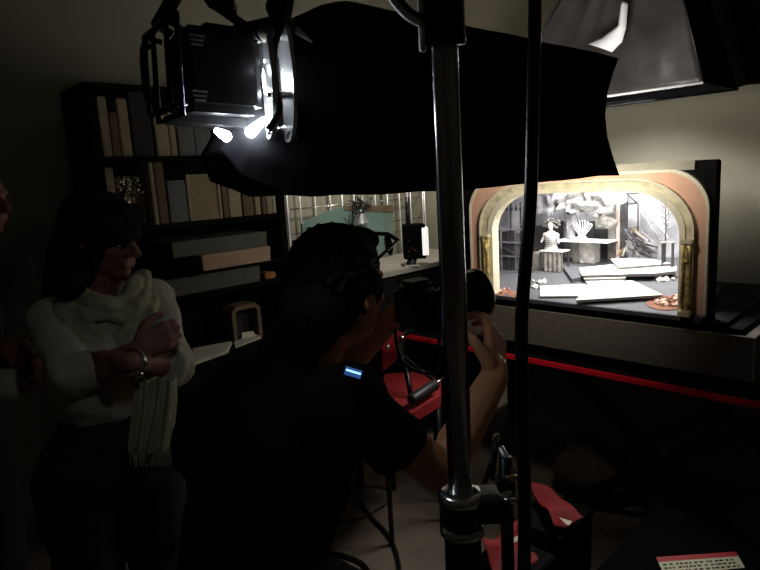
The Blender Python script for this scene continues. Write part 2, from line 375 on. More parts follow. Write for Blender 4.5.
# teal board leaning behind
ty = 2.86
tl = [on(305, 262, 1, ty), on(393, 256, 1, ty), on(393, 209, 1, ty), on(345, 207, 1, ty), on(325, 212, 1, ty), on(302, 224, 1, ty)]
tl[0].z = CZ+.001; tl[1].z = CZ+.001
tb = T('teal_board', (tl[0]+tl[1])/2, 'large pale teal board standing on the cabinet behind the man\'s head', 'board')
B('face', MB().slab(tl, (0, .015, 0)), 'teal', tb)
B('top_strip', MB().slab([on(345, 210, 1, ty-.004), on(393, 212, 1, ty-.004), on(393, 205, 1, ty-.004), on(345, 206, 1, ty-.004)], (0, .022, 0)), 'binder_brown', tb)
# bell-shaped lamp with wires
lb = on(361, 224, 1, 2.80); 
bl = T('bell_lamp', (lb.x, lb.y, CZ), 'small grey bell-shaped lamp head tangled in black wire in front of the teal board', 'lamp')
B('bell_shade', MB().lathe([(.052, 0), (.047, .012), (.034, .04), (.026, .07), (.018, .085), (.006, .092)], lb, (0, 0, 1)), 'silver', bl, True)
B('support_rod', MB().tube([(lb.x+.02, lb.y+.03, CZ), (lb.x+.02, lb.y+.03, lb.z+.1), (lb.x, lb.y, lb.z+.1)], .004), 'black_metal', bl, True)
B('rod_base', MB().lathe([(.045, 0), (.045, .008), (.01, .014)], (lb.x+.02, lb.y+.03, CZ)), 'black_metal', bl, True)
for k in range(6):
    P = [lb+V((random.uniform(-.09, .08), random.uniform(-.03, .03), .09+random.uniform(-.03, .09))) for _ in range(5)]
    P = [lb+V((0, 0, .088))]+P
    if k < 2: P.append(lb+V((-.08, .0, .0)))
    B('wire', MB().tube(smooth_path(P), .0035, 6), 'black_plastic', bl, True)
# flash unit
fb = on(412, 266, 2, CZ); fdep = (fb-CAMP).dot(FW)
fl = T('flash_unit', fb, 'boxy black light unit with a lit white side and upright rod on the grey cabinet', 'flash unit')
def F(x, y): return D(x, y, fdep)
fr = RT*.6+FW*.8; fn = RT.cross(UP)
up = V((0, 0, 1)); sd = V((RT.x, RT.y, 0)).normalized(); fd = V((FW.x, FW.y, 0)).normalized()
sc = fdep/600.
bc = F(414, 241)
B('head', MB().frame(bc, sd, fd, up, 22*sc, 20*sc, 34*sc, .004), 'case_black', fl)
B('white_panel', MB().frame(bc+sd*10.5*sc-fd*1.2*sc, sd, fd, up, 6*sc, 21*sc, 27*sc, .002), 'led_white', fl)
B('neck', MB().cap(F(414, 256), F(411, 264), 4*sc, 5*sc), 'black_plastic', fl, True)
B('foot', MB().frame(fb+up*.006, sd, fd, up, 15*sc, 15*sc, .012, .003), 'silver', fl)
B('rod', MB().tube([F(408, 226), F(407, 196)], 2.1*sc, 8), 'black_metal', fl, True)
B('rod_tip', MB().cap(F(407, 197), F(407, 194.5), 2.2*sc), 'silver', fl, True)
for dx, dy in ((-5, -2), (-3, 6), (-6, 9), (0, 8)): B('button', MB().ell(bc-fd*10.3*sc+sd*dx*sc-up*dy*sc, .003, .003, .003, n=8), 'orange_print', fl)
sdn = (SPT-SPL).normalized()
cs_ = T('added_fill_spotlight', V((SPL.x, SPL.y, SPL.z)), 'added fill spotlight above the view, brightening the back corner with the wire rack', 'spotlight')  # can and stem added to carry the corner fill light
B('can', MB().lathe([(.045, -.10), (.05, -.08), (.055, -.005), (.050, -.004), (.02, -.07)], SPL, sdn), 'black_metal', cs_, True)
B('stem', MB().tube([SPL-sdn*.08, V((SPL.x-.02, SPL.y-.03, ZC))], .01), 'black_metal', cs_, True)
# ------------------------------------------------------------------ model table (red edged, on black crossed legs)
TY0, TY1, TX0, TX1, TZ = .30, 2.28, 2.33, 3.32, .75
tb = T('table', ((TX0+TX1)/2, (TY0+TY1)/2, 0), 'black trestle table with a bright red front edge carrying the stage model', 'table')
B('table_top', MB().box((TX0+.004, TY0, TZ-.03), (TX1, TY1, TZ)), 'black_wood', tb)
B('red_edge', MB().box((TX0-.012, TY0-.002, TZ-.024), (TX0+.003, TY1+.002, TZ+.001), .003), 'red_paint', tb)
for xx in (TX0+.10, TX1-.14):
    B('leg', MB().frame(lerp((xx, TY0+.12, 0), (xx, 1.35, TZ-.03), .5), (1, 0, 0), V((0, 1.35-TY0-.12, TZ-.03)), V((0, -(TZ-.03), 1.35-TY0-.12)), .03, 1.40, .045), 'black_wood', tb)
    B('leg', MB().frame(lerp((xx+.035, 1.35, 0), (xx+.035, TY0+.12, TZ-.03), .5), (1, 0, 0), V((0, -(1.35-TY0-.12), TZ-.03)), V((0, TZ-.03, 1.35-TY0-.12)), .03, 1.40, .045), 'black_wood', tb)
    B('post', MB().box((xx, 2.1, 0), (xx+.05, 2.15, TZ-.03)), 'black_wood', tb)
B('stretcher', MB().tube([(TX0+.12, .86, .35), (TX1-.12, .86, .35)], .012), 'black_metal', tb, True)
# ------------------------------------------------------------------ the stage model itself
SX = 2.35
sm_ = T('stage_model', (2.85, 1.3, TZ), 'lit theatre stage model with peach proscenium arch on a black plinth', 'stage model')
PY0, PY1 = .555, 2.05
B('plinth_foot', MB().box((SX+.04, PY0+.03, TZ), (3.2, PY1-.03, .808)), 'black_wood', sm_)
pl = B('plinth', MB().box((SX, PY0, .808), (3.25, PY1, .972), .001), 'plinth_black', sm_)
B('edge_line', MB().box((SX-.0015, PY0, .9705), (SX+.003, PY1, .9735)), 'edge_cream', pl)
B('edge_line', MB().box((SX-.0015, PY0-.0015, .812), (SX+.003, PY0+.0025, .972)), 'edge_cream', pl)
B('step_board', MB().box((SX+.02, .60, .9735), (3.22, 2.03, .992)), 'black_wood', sm_)
B('step_board', MB().box((SX+.005, .655, .992), (3.20, 2.0, 1.008)), 'black_wood', sm_)
# raked stage floor
fy0, fy1 = .72, 1.98
FP = [(SX-.02, fy0), (SX+.05, fy0), (SX+.10, .80), (3.17, .965), (3.17, 2.2), (SX+.1, 1.79), (SX-.02, 1.90)]; nF = len(FP)
B('stage_floor', MB().add([(x, y, 1.008) for x, y in FP]+[(x, y, fz(x)) for x, y in FP], [tuple(range(nF)), tuple(range(nF, 2*nF))]+[(i, (i+1) % nF, nF+(i+1) % nF, nF+i) for i in range(nF)]), 'stage_grey', sm_)
B('floor_edge', MB().box((SX-.026, fy0, 1.010), (SX-.02, 1.90, 1.026)), 'dark_set', sm_)
def arc(pts_y, ztop, zbot, r, n=10, rz=None):           # arch outline: up one side, over, down the other
    y0, y1 = pts_y; out = [V((0, y1, zbot))]; rz = rz or r
    for k in range(n+1): a = math.pi/2*k/n; out.append(V((0, y1-r+r*math.cos(a), ztop-rz+rz*math.sin(a))))
    for k in range(n+1): a = math.pi/2*(1-k/n); out.append(V((0, y0+r-r*math.cos(a), ztop-rz+rz*math.sin(a))))
    return out+[V((0, y0, zbot))]
def atX(L, X): return [V((X, p.y, p.z)) for p in L]
ZB = 1.032
inner = arc((.806, 1.632), 1.497, ZB, .20, rz=.17)
mid = arc((.786, 1.658), 1.512, ZB, .20, rz=.17)
molo = arc((.757, 1.708), 1.545, ZB, .24, rz=.20)
outer = arc((.722, 1.775), 1.566, ZB, .15, rz=.15)
frm = arc((.705, 1.86), 1.600, .992, .012, rz=.012)
B('proscenium_board', MB().band(atX(outer, SX), atX(mid, SX), (.02, 0, 0)), 'peach', sm_)
o2 = arc((.716, 1.781), 1.572, ZB, .15, rz=.15)
B('outer_trim', MB().band(atX(o2, SX-.004), atX(arc((.725, 1.772), 1.562, ZB, .15, rz=.15), SX-.004), (.024, 0, 0)), 'cream', sm_)
B('arch_molding', MB().band(atX(molo, SX-.022), atX(mid, SX-.022), (.022, 0, 0)), 'marble_gold', sm_)
B('molding_rim', MB().band(atX(molo, SX-.028), atX(arc((.764, 1.701), 1.538, ZB, .235, rz=.195), SX-.028), (.02, 0, 0)), 'cream', sm_)
B('inner_rim', MB().band(atX(mid, SX-.030), atX(inner, SX-.030), (.05, 0, 0)), 'cream', sm_)
B('black_frame', MB().band(atX(frm, SX+.022), atX(arc((.75, 1.75), 1.53, .992, .2), SX+.022), (.05, 0, 0)), 'black_wood', sm_)
B('front_header', MB().box((SX+.012, .775, 1.567), (SX+.021, 1.84, 1.601)), 'wall_dark', sm_)
for yc in (.770, 1.655):

    c = B('column', MB().lathe([(.012, .0), (.012, .03), (.010, .05), (.009, .2), (.010, .245)], (SX-.036, yc, 1.055), n=16), 'gold', sm_, True)
    B('column', MB().lathe([(.007, .0), (.006, .2), (.007, .245)], (SX-.040, yc+.018, 1.055), n=14), 'gold', sm_, True)
    B('column_base', MB().box((SX-.052, yc-.014, 1.03), (SX-.024, yc+.028, 1.056), .003), 'marble_gold', sm_)
    B('capital', MB().box((SX-.050, yc-.014, 1.30), (SX-.024, yc+.028, 1.318), .004), 'marble_gold', sm_)
    B('figure_ornament', MB().cap((SX-.045, yc+.004, 1.24), (SX-.045, yc+.004, 1.285), .008, .005), 'gold', sm_, True)
# walls of the model stage
def back(u, v):
    y = .96+1.24*u; z = fz(3.17)+(1.585-fz(3.17))*v; return V((3.17+.01*noise.noise(V((0, y*9, z*9))), y, z))
B('backdrop', MB().grid(back, 40, 20, (.01, 0, 0)), 'backdrop', sm_)
B('side_flat', MB().slab([(2.54, .79, fz(2.54)), (3.17, .965, fz(3.17)), (3.17, .965, 1.58), (2.54, .79, 1.57)], (0, -.012, 0)), 'set_white', sm_)
B('side_flat', MB().slab([(2.54, 1.80, fz(2.54)), (3.17, 2.2, fz(3.17)), (3.17, 2.2, 1.58), (2.54, 1.80, 1.57)], (0, .012, 0)), 'grey_set', sm_)
# --- scenery on the model stage
def floorpoly(q, h0, h1):
    P = [rake(x, y, h1) for x, y in q]; return MB().slab(P, (0, 0, -(h1-h0)))
def board(q, h0, h1, label, grp='white platforms on the model stage'):
    P = [rake(x, y, h1) for x, y in q]; o = (P[0]+P[2])/2
    t = T('platform', V((o.x, o.y, o.z-(h1-h0))), label, 'platform', grp)
    B('top_sheet', MB().slab(P, (0, 0, -.002)), 'white_board', t)
    cc = sum(P, V((0, 0, 0)))/len(P)
    B('edge', MB().slab([lerp(p, cc, .01)+V((0, 0, -.0021)) for p in P], (0, 0, -(h1-h0-.0022))), 'board_edge', t); return t
board([(540, 286), (585, 284), (600, 295.5), (540, 296)], .001, .011, 'white flat board at the front left of the model stage floor')
board([(588, 283.5), (632, 280.5), (662, 294.5), (576, 300)], .0125, .025, 'largest white board at the front centre of the model stage floor')
board([(586, 280.5), (623, 280), (624, 281.8), (586, 282.6)], .001, .010, 'lowest narrow white step below the long white platform')
board([(584, 276.5), (625, 275.5), (626, 277.6), (584, 278.8)], .011, .022, 'middle narrow white step under the long white platform')
board([(579, 268), (612, 264.5), (677, 266), (676, 270.5), (655, 273), (582, 275)], .024, .038, 'long white platform behind the steps of the model stage')
board([(610.5, 259), (644, 257), (671, 263), (619, 267)], .040, .052, 'topmost white platform tilted in the middle of the model stage')
tag(B('platform', floorpoly([(563, 267), (576, 266), (581, 277), (572, 279)], .001, .02), 'stage_grey'), 'small grey step left of the long white platform in the model', 'platform')
# stone table with white spindle chair
def rocks(mb, c, sx, sy, sz, n, r0, r1):
    for _ in range(n):
        bm = bmesh.new(); bmesh.ops.create_icosphere(bm, subdivisions=1, radius=1); r = random.uniform(r0, r1)
        p = V(c)+V((random.uniform(-sx, sx), random.uniform(-sy, sy), random.uniform(0, sz)))
        R = Quaternion(V((random.random(), random.random(), random.random())).normalized(), random.uniform(0, 6)).to_matrix()
        for v in bm.verts: v.co = p+R @ V((v.co.x*r*random.uniform(.8, 1.2), v.co.y*r*.8, v.co.z*r*.6))
        mb.bm(bm)
    return mb
TXp = 2.98
ped = on(587, 266, 0, TXp); topc = on(587, 240, 0, TXp); fl0 = fz(TXp)
sc = (ped-CAMP).dot(FW)/600
t = T('pedestal_table', (TXp, ped.y, fl0), 'model table with a long white top on a rough grey stone pedestal', 'table')
B('table_top', MB().box((TXp-.07, on(614, 240, 0, TXp).y, topc.z-.006), (TXp+.07, on(560, 240, 0, TXp).y, topc.z), .001), 'set_white', t)
B('pedestal', MB().box((TXp-.03, on(597, 255, 0, TXp).y, fl0-.001), (TXp+.04, on(582, 255, 0, TXp).y, topc.z-.006), .004), 'light_stone', t)
B('pedestal', MB().box((TXp-.01, on(582, 255, 0, TXp).y+.001, fl0-.001), (TXp+.05, on(573, 255, 0, TXp).y, topc.z-.006), .004), 'stone', t)
cz = topc.z
cy = on(581, 240, 0, TXp).y
ch = T('peacock_chair', (TXp, cy, cz), 'tiny white fan-backed spindle chair standing on the stone pedestal table', 'chair')
B('seat', MB().lathe([(6.5*sc, 0), (8*sc, .003), (6*sc, .008), (5*sc, .015)], (TXp, cy, cz)), 'set_white', ch, True)
for k in range(7):
    a = (k-3)/3; P = [(TXp+.008, cy-a*3.2*sc, cz+2*sc), (TXp+.01, cy-a*3.6*sc, cz+5*sc), (TXp+.015, cy-a*8*sc, cz+11*sc), (TXp+.018, cy-a*10*sc, cz+(16.5-2*a*a)*sc), (TXp+.018, cy-a*9.2*sc+1*sc, cz+(19.5-3.5*a*a)*sc), (TXp+.016, cy-a*7.6*sc, cz+(17-3*a*a)*sc), (TXp+.012, cy-a*5*sc, cz+10*sc)]
    B('spindle', MB().tube(smooth_path(P), .4*sc, 6), 'set_white', ch, True)
B('back_hoop', MB().tube([(TXp+.012, cy-math.cos(t_)*5.5*sc, cz+(8+1.2*math.sin(t_))*sc) for t_ in [math.pi*k/8 for k in range(9)]], 1.0*sc, 6), 'set_white', ch, True)
# small draped table with white mannequin
MX = 2.80; mfl = fz(MX)
m0 = on(555, 250, 0, MX); sc = (m0-CAMP).dot(FW)/600
yl, yr = on(543, 250, 0, MX).y, on(566, 250, 0, MX).y
t = T('draped_table', (MX, (yl+yr)/2, mfl), 'small model table with white top and grey cloth sides at stage left', 'table')
B('table_top', MB().box((MX-.04, yr, m0.z-.006), (MX+.04, yl, m0.z), .001), 'set_white', t)
B('cloth', MB().grid(lambda u, v: V((MX-.034+.004*math.sin(u*26), lerp((0, yr+.004, 0), (0, yl-.02, 0), u).y, mfl+(m0.z-.006-mfl)*v)), 40, 3, (.004, 0, 0)), 'stone', t)
for y in (yl-.006, yr+.006): B('leg', MB().box((MX+.03, y-.003, mfl-.001), (MX+.036, y+.003, m0.z-.006)), 'dark_set', t)
B('leg', MB().box((MX-.036, yl-.009, mfl-.001), (MX-.030, yl-.003, m0.z-.006)), 'dark_set', t)
my = on(551, 240, 0, MX).y; mz = m0.z
fg = T('white_figurine', (MX, my, mz), 'small white ribbed bodice figure with curly grey hair on the draped model table', 'figurine')
mb = MB(); mb.cap((MX, my, mz+2*sc), (MX, my, mz+6*sc), 6.4*sc, 5.4*sc).cap((MX, my, mz+8*sc), (MX, my, mz+13*sc), 5.8*sc, 6.6*sc)
mb.cap((MX, my+6.5*sc, mz+15*sc), (MX, my-6.5*sc, mz+15*sc), 2.4*sc).cap((MX, my, mz+15*sc), (MX, my, mz+22*sc), 1.6*sc)
mb.cap((MX, my+7*sc, mz+14.5*sc), (MX-.01, my+9.5*sc, mz+8*sc), 1.4*sc, 1.1*sc).cap((MX, my-7*sc, mz+14.5*sc), (MX-.01, my-9.5*sc, mz+8*sc), 1.4*sc, 1.1*sc)
mb.ell((MX-.004, my, mz+24*sc), 3*sc, 2.6*sc, 3.6*sc)
blob('body', mb, 'set_white', fg, vox=.0022, sm=2)
for k in range(6): B('rib_band', MB().lathe([(6.7*sc, 0), (6.7*sc, .0015)], (MX, my, mz+(4+k*2)*sc), n=14), 'board_edge', fg)
hb = MB()
for k in range(40):
    a = random.uniform(0, 6.28); r = random.uniform(2, 7)*sc; hb.ell((MX+random.uniform(-.0, .02), my+math.cos(a)*r*1.1, mz+26*sc+math.sin(a)*r*.8), .007, .007, .006, n=8)
B('hair', hb, 'hair_grey', fg)
bxp = on(544, 253, 0, 2.83)
tag(B('white_block', MB().box((2.78, bxp.y+.0015, fz(2.78)), (2.88, on(535, 253, 0, 2.83).y, bxp.z+.004), .002), 'stone'), 'grey block with pale top just left of the draped table in the model', 'block')
# left scaffold shelving in the model
LX = 2.72
def LY(px): return on(px, 250, 0, LX).y
lf = T('model_shelving', (LX, LY(508), fz(LX)), 'dark scaffold shelving with grey panels at the left of the model stage', 'shelving')
for px in (499, 511, 521, 531): B('upright', MB().box((LX, LY(px)-.004, fz(LX)-.001), (LX+.008, LY(px)+.004, 1.44)), 'dark_set', lf)
for py in (230, 243, 257, 272): B('shelf', MB().box((LX-.012, LY(531), on(510, py, 0, LX).z), (LX+.02, LY(499), on(510, py, 0, LX).z+.006)), 'grey_set', lf)
for (p0, p1, y0, y1, m) in ((500, 505, 285, 232, 'dark_set'), (506, 512, 285, 231, 'stage_grey'), (514, 520, 286, 233, 'grey_set'), (521, 529, 262, 216, 'stone')):
    B('panel', MB().box((LX+.021, LY(p1), fz(LX+.02)), (LX+.03, LY(p0), on(510, y1, 0, LX).z)), m, lf)
B('brace', MB().tube([(LX-.014, LY(505), on(505, 247, 0, LX).z), (LX-.014, LY(520), on(520, 256, 0, LX).z)], .003), 'dark_set', lf)
for k in range(5): B('finial', MB().lathe([(.006, 0), (.009, .01), (.003, .03), (.001, .045)], (LX+.004, LY(503+k*4.5), 1.395), n=8), 'dark_set', lf, True)
# dark openings behind and columns (scenery wall)
BX = 3.08
def YZ(px, py, X=BX): p = on(px, py, 0, X); return (p.y, p.z)
def wallpanel(name, q, m, label, cat, X=BX, th=.012, grp=None):
    P = [V((X, *YZ(px, py, X))) for px, py in q]; zf = fz(X)
    return tag(B(name, MB().slab(P, (th, 0, 0)), m), label, cat, grp)
def basep(px, X=BX): return YZ(px, 250, X)[0]
def fpanel(name, p0, p1, ytop, m, label, cat, X=BX, th=.014, jag=0, grp=None):   # standing on the floor
    y0, y1 = basep(p0, X), basep(p1, X); zt = on((p0+p1)/2, ytop, 0, X).z; n = 8
    P = [V((X, y0, fz(X))), V((X, y1, fz(X)))]+[V((X, y1+(y0-y1)*k/n, zt+(random.uniform(-1, 1)*jag if jag else 0))) for k in range(n+1)]
    return tag(B(name, MB().slab(P, (th, 0, 0)), m), label, cat, grp)
GP = 'ruined wall pieces at the back of the model'
fpanel('scenery_wall', 533, 548, 226, 'dark_set', 'dark scenery flat behind the white figurine', 'scenery wall', jag=.008, grp=GP)
fpanel('scenery_wall', 549, 563, 222, 'dark_set', 'dark ragged scenery flat right of the figurine\'s head', 'scenery wall', jag=.01, grp=GP)
fpanel('scenery_wall', 564, 571, 208, 'stone', 'narrow grey stone pillar left of the peacock chair', 'scenery wall', jag=.01, X=3.06, grp=GP)
fpanel('scenery_wall', 572, 594, 221, 'dark_set', 'black doorway flat directly behind the peacock chair', 'scenery wall', jag=.006, grp=GP)
fpanel('scenery_wall', 595, 607, 229, 'dark_set', 'dark opening under the hanging grey boulder', 'scenery wall', grp=GP)
fpanel('scenery_wall', 608, 615, 205, 'stone', 'grey stone pillar right of the dark opening', 'scenery wall', jag=.01, X=3.05, grp=GP)
fpanel('scenery_wall', 616, 619.5, 200, 'pink_drape', 'narrow pinkish drape strip beside the black column', 'drape', X=3.03)
fpanel('scenery_column', 620, 625, 202, 'dark_set', 'tall black column left of the scaffold frame', 'column', X=3.03, th=.03)
# hanging cloud/boulder
mb = MB()
for k in range(14):
    p = on(random.uniform(597, 612), random.uniform(214, 226), 0, 3.02); mb.ell(p, .03, .035, .016, n=10)
bo = blob('hanging_boulder', mb, 'stone', vox=.006, sm=2, disp=(.008, 40)); tag(bo, 'rounded grey boulder shape overhanging the right of the stone table', 'boulder')
# crumpled white drapery at the top
def crumple(name, pxs, pys, X, m, label, amp=.03, sc_=22, seed=0):
    def f(u, v):
        p = on(pxs[0]+(pxs[1]-pxs[0])*u, pys[1]+(pys[0]-pys[1])*v, 0, X); q = p*sc_+V((seed, seed, 0))
        e = min(u, 1-u, v, 1-v); k = min(1, e*4)
        return p+V((amp*noise.noise(q), 0, 0))+V((0, .02*noise.noise(q*.7), .025*noise.noise(q*.9+V((5, 1, 2)))*(1.2-k)))
    o = B(name, MB().grid(f, 40, 26, (.003, 0, 0)), m); return tag(o, label, 'drapery')
crumple('cloud_drapery', (552, 612), (192, 213), 3.00, 'cloud_white', 'crumpled white cloud drapery at the top centre of the model stage', .05, 26)
crumple('grey_drapery', (566, 575), (209, 240), 3.0, 'backdrop', 'hanging grey rag left of the peacock chair', .02, 20, 3)
crumple('grey_drapery', (523, 552), (196, 215), 2.95, 'backdrop', 'grey crumpled drapery above the figurine at upper left', .03, 20, 8)
crumple('white_drapery', (607, 626), (192, 203), 2.94, 'set_white', 'short white valance above the black column', .03, 22, 5)
def dr(u, v):
    a = on(632, 195, 0, 2.96); b = on(652, 193, 0, 2.90); c = on(668, 238, 0, 2.90); 
    p = a*(1-u)*(1-v)+b*u*(1-v)+c*v; return p+V((.003*math.sin(u*9), 0, 0))
tag(B('diagonal_drape', MB().grid(dr, 24, 16, (.003, 0, 0)), 'set_white'), 'white cloth swept diagonally down the right of the model stage', 'drapery')
tp = [on(640, 212, 0, 2.99), on(661, 240, 0, 2.92), on(663, 251, 0, 2.92), on(640, 251, 0, 2.99)]
for p in tp[2:]: p.z = fz(2.95)
tag(B('grey_wedge', MB().slab(tp, (.01, 0, 0)), 'backdrop'), 'grey triangular wall piece at the right of the model stage', 'wall piece')
# scaffold frame
sf = T('scaffold_frame', (3.0, on(632, 250, 0, 3.0).y, fz(3.0)), 'thin black scaffold frame with diagonal braces in the model', 'scaffold')
def P3(px, py, X=3.0): return on(px, py, 0, X)
for a, b in (((626, 193), (626, 250)), ((638, 193), (638, 250)), ((626, 193.5), (638, 193.5)), ((626, 204), (638, 203)), ((627, 194), (637, 203)), ((627, 229), (638, 227)), ((627, 240), (638, 239))):
    B('bar', MB().tube([P3(*a), P3(*b)], .0035, 6), 'dark_set', sf, True)
# debris sticks
for k in range(44):
    x0 = random.uniform(623, 642); y0 = random.uniform(228, 252); x1 = x0+random.uniform(6, 20)*(1 if k % 4 else -.4); y1 = min(256, y0+random.uniform(3, 16)); X = 2.95-.004*k*.5
    a, b = P3(x0, y0, X), P3(x1, y1, X); b.z = max(b.z, fz(X)+.004)
    o = B('timber', MB().frame((a+b)/2, (b-a), (1, 0, 0), (b-a).cross(V((1, 0, 0))), (b-a).length, .006, .007), random.choice(['stone', 'dark_set', 'dark_set', 'grey_set', 'binder_brown']))
    tag(o, 'broken model timber in the pile at the foot of the scaffold frame', 'timber', 'broken timbers in the model')
# bare tree
tr = T('bare_tree', (2.88, P3(665, 250, 2.88).y, fz(2.88)), 'thin bare model tree at the far right of the stage', 'tree')
B('trunk', MB().tube([V((2.88, P3(665, 250, 2.88).y, fz(2.88))), P3(666, 225, 2.88), P3(665, 204, 2.88)], [.004, .003, .0015], 6), 'dark_set', tr, True)
for k in range(12):
    y0 = 206+k*2.6; s = (-1)**k; B('branch', MB().tube([P3(665.5, y0, 2.88), P3(665.5+s*3, y0-2, 2.88), P3(665.5+s*random.uniform(3, 5), y0-random.uniform(3, 6), 2.88)], .0015, 5), 'dark_set', tr, True)
bb = P3(668, 243, 2.86)
tt = T('model_bench', (2.86, bb.y, fz(2.86)), 'tiny grey bench under the bare model tree', 'bench')
B('seat', MB().box((2.84, P3(674, 243, 2.86).y, bb.z), (2.88, P3(662, 243, 2.86).y, bb.z+.006)), 'stone', tt)
for px in (663, 673): B('leg', MB().box((2.85, P3(px, 243, 2.86).y-.003, fz(2.85)-.001), (2.87, P3(px, 243, 2.86).y+.003, bb.z)), 'dark_set', tt)
# rubble piles (each stone is its own thing)
def rubble(pts, X0, r, ms, label, grp, n):
    for k in range(n):
        px, py = random.uniform(pts[0], pts[1]), random.uniform(pts[2], pts[3]); p = rake(px, py)
        rr = random.uniform(*r); mb = rocks(MB(), (p.x, p.y, p.z+rr*.35), 0, 0, 0, 1, rr, rr)
        tag(B('rubble_stone', mb, random.choice(ms)), label, 'stone', grp)
rubble((656, 677, 274, 282), 0, (.010, .022), ['light_stone', 'stone', 'set_white'], 'small grey-white stone in the rubble heap at the right of the model', 'grey rubble at stage right', 22)
rubble((533, 545, 279, 289), 0, (.009, .018), ['light_stone', 'set_white', 'stone'], 'small pale stone in the heap beside the front left white board', 'pale rubble at stage left', 14)
def orange(cx, cy, rx, ry, label, pts, n):
    P = [rake(cx+rx*math.cos(a*.5236), cy+ry*math.sin(a*.5236), .003) for a in range(12)]
    P = [V((max(p.x, SX-.022), p.y, p.z)) for p in P]
    tag(B('rust_mat', MB().slab(P, (0, 0, -.0025)), 'rust_rock'), label, 'mat')
orange(667, 303, 21, 7, 'rust-coloured ragged mat at the foot of the right gold columns', 0, 0)
orange(506, 294, 11, 4.5, 'rust-coloured ragged mat at the foot of the left gold columns', 0, 0)
rubble((655, 684, 297, 307), 0, (.010, .022), ['rust_rock', 'pink_rock', 'pink_rock'], 'pinkish crumpled chip on the rust mat at the right columns', 'pink chips at the right columns', 40)
rubble((499, 510, 289, 294), 0, (.007, .013), ['rust_rock', 'pink_rock'], 'pinkish crumpled chip on the rust mat at the left columns', 'pink chips at the left columns', 8)
# ------------------------------------------------------------------ big black softbox with lamp head
sb = T('softbox_lamp', D(200, 30, .95), 'big black softbox lamp with glowing silver ring hanging over the man', 'softbox')
W = (FW*-.775+RT*.63); W = V((W.x, W.y, 0)).normalized()
topl = [(300, 12, .97), (318, 5, .985), (345, 2, 1.03), (400, 10, 1.1), (470, 26, 1.24), (540, 42, 1.40), (600, 52, 1.54), (618, 58, 1.6)]
botl = [(222, 150, .95), (242, 178, .965), (300, 195, 1.02), (380, 194, 1.12), (450, 190, 1.24), (530, 183, 1.40), (592, 178, 1.54), (620, 175, 1.6)]
hw = [.04, .06, .09, .12, .15, .17, .18, .18]
rings = []; NS = 28
for i, (a, b, h) in enumerate(zip(topl, botl, hw)):
    tn, bn = D(*a), D(*b); k = .03 if i < 7 else .0; off = -W*2*h; loop = []
    sag = 0 if i in (0, 7) else .010
    for j in range(7): u = j/6; loop.append(lerp(tn, bn, u)+W*k*math.sin(math.pi*u)*.6+V((0, 0, 0)))
    for j in range(1, 7): u = j/6; loop.append(lerp(bn, bn+off, u)+V((0, 0, sag*math.sin(math.pi*u))))
    for j in range(1, 7): u = j/6; loop.append(lerp(bn+off, tn+off, u))
    for j in range(1, 6): u = j/6; loop.append(lerp(tn+off, tn, u)-V((0, 0, sag*math.sin(math.pi*u))))
    rings.append(loop)
n = len(rings[0])
# refine along the axis, right edge pulled concave between its corners
fine = []
for i in range(len(rings)-1):
    for s in range(4):
        t_ = s/4; fine.append([lerp(rings[i][j], rings[i+1][j], t_) for j in range(n)])
fine.append(rings[-1])
ax = (sum(rings[-1], V((0, 0, 0)))/n-sum(rings[0], V((0, 0, 0)))/n).normalized()
axf = (sum(rings[-1], V((0, 0, 0)))/n-sum(rings[-2], V((0, 0, 0)))/n).normalized()
for i in range(1, 6):
    L_ = fine[-i]; wgt = (1-(i-1)/5)
    for j in range(n):
        m6 = j % 6; L_[j] = L_[j]-axf*.065*math.sin(math.pi*m6/6)*wgt
for i, L_ in enumerate(fine):
    for j in range(n): p = L_[j]; L_[j] = p+V((noise.noise(p*7), noise.noise(p*7+V((9, 0, 0))), noise.noise(p*7+V((0, 9, 0)))))*.006
vs = [p for L_ in fine for p in L_]; fs = []
for i in range(len(fine)-1):
    for j in range(n): fs.append((i*n+j, i*n+(j+1) % n, (i+1)*n+(j+1) % n, (i+1)*n+j))
fs.append(tuple(range(n)))
B('fabric_shell', MB().add(vs, fs), 'black_cloth', sb, True)
fc = sum(fine[-4], V((0, 0, 0)))/n
B('front_diffuser', MB().slab([lerp(p, fc, .02) for p in fine[-5]], axf*.003), 'white_cloth', sb)
# speed ring: silver disc seen nearly edge on
ra = (RT*.95+FW*.33); ra = V((ra.x, ra.y, 0)).normalized(); rc = D(264, 82, .93)
rv = V((0, 0, 1)); rh = rv.cross(ra).normalized()
def ringpts(c, ry, rx, n=28): return [c+rv*ry*math.cos(2*math.pi*k/n)+rh*rx*math.sin(2*math.pi*k/n) for k in range(n+1)]
s93 = .93/600
B('speed_ring', MB().band(ringpts(rc, 56*s93, .072), ringpts(rc, 13*s93, .016), ra*.008), 'silver', sb)
B('ring_flange', MB().band(ringpts(rc+ra*.030, 60*s93, .078), ringpts(rc+ra*.030, 14*s93, .018), ra*.006), 'silver', sb)
for a_ in (30, 75, 120, 200, 250, 320):
    a_ = rad(a_); p = rc+rv*52*s93*math.cos(a_)+rh*.053*math.sin(a_)
    B('ring_bolt', MB().lathe([(.006, -.004), (.006, .034)], p, ra, 10), 'chrome', sb, True)
# rods socket highlights
for e, q in ((D(296, 30, .95), D(312, 42, .97)), (D(282, 128, .95), D(298, 138, .97))): B('rod_socket', MB().tube([e, q], [.006, .002]), 'silver', sb, True)
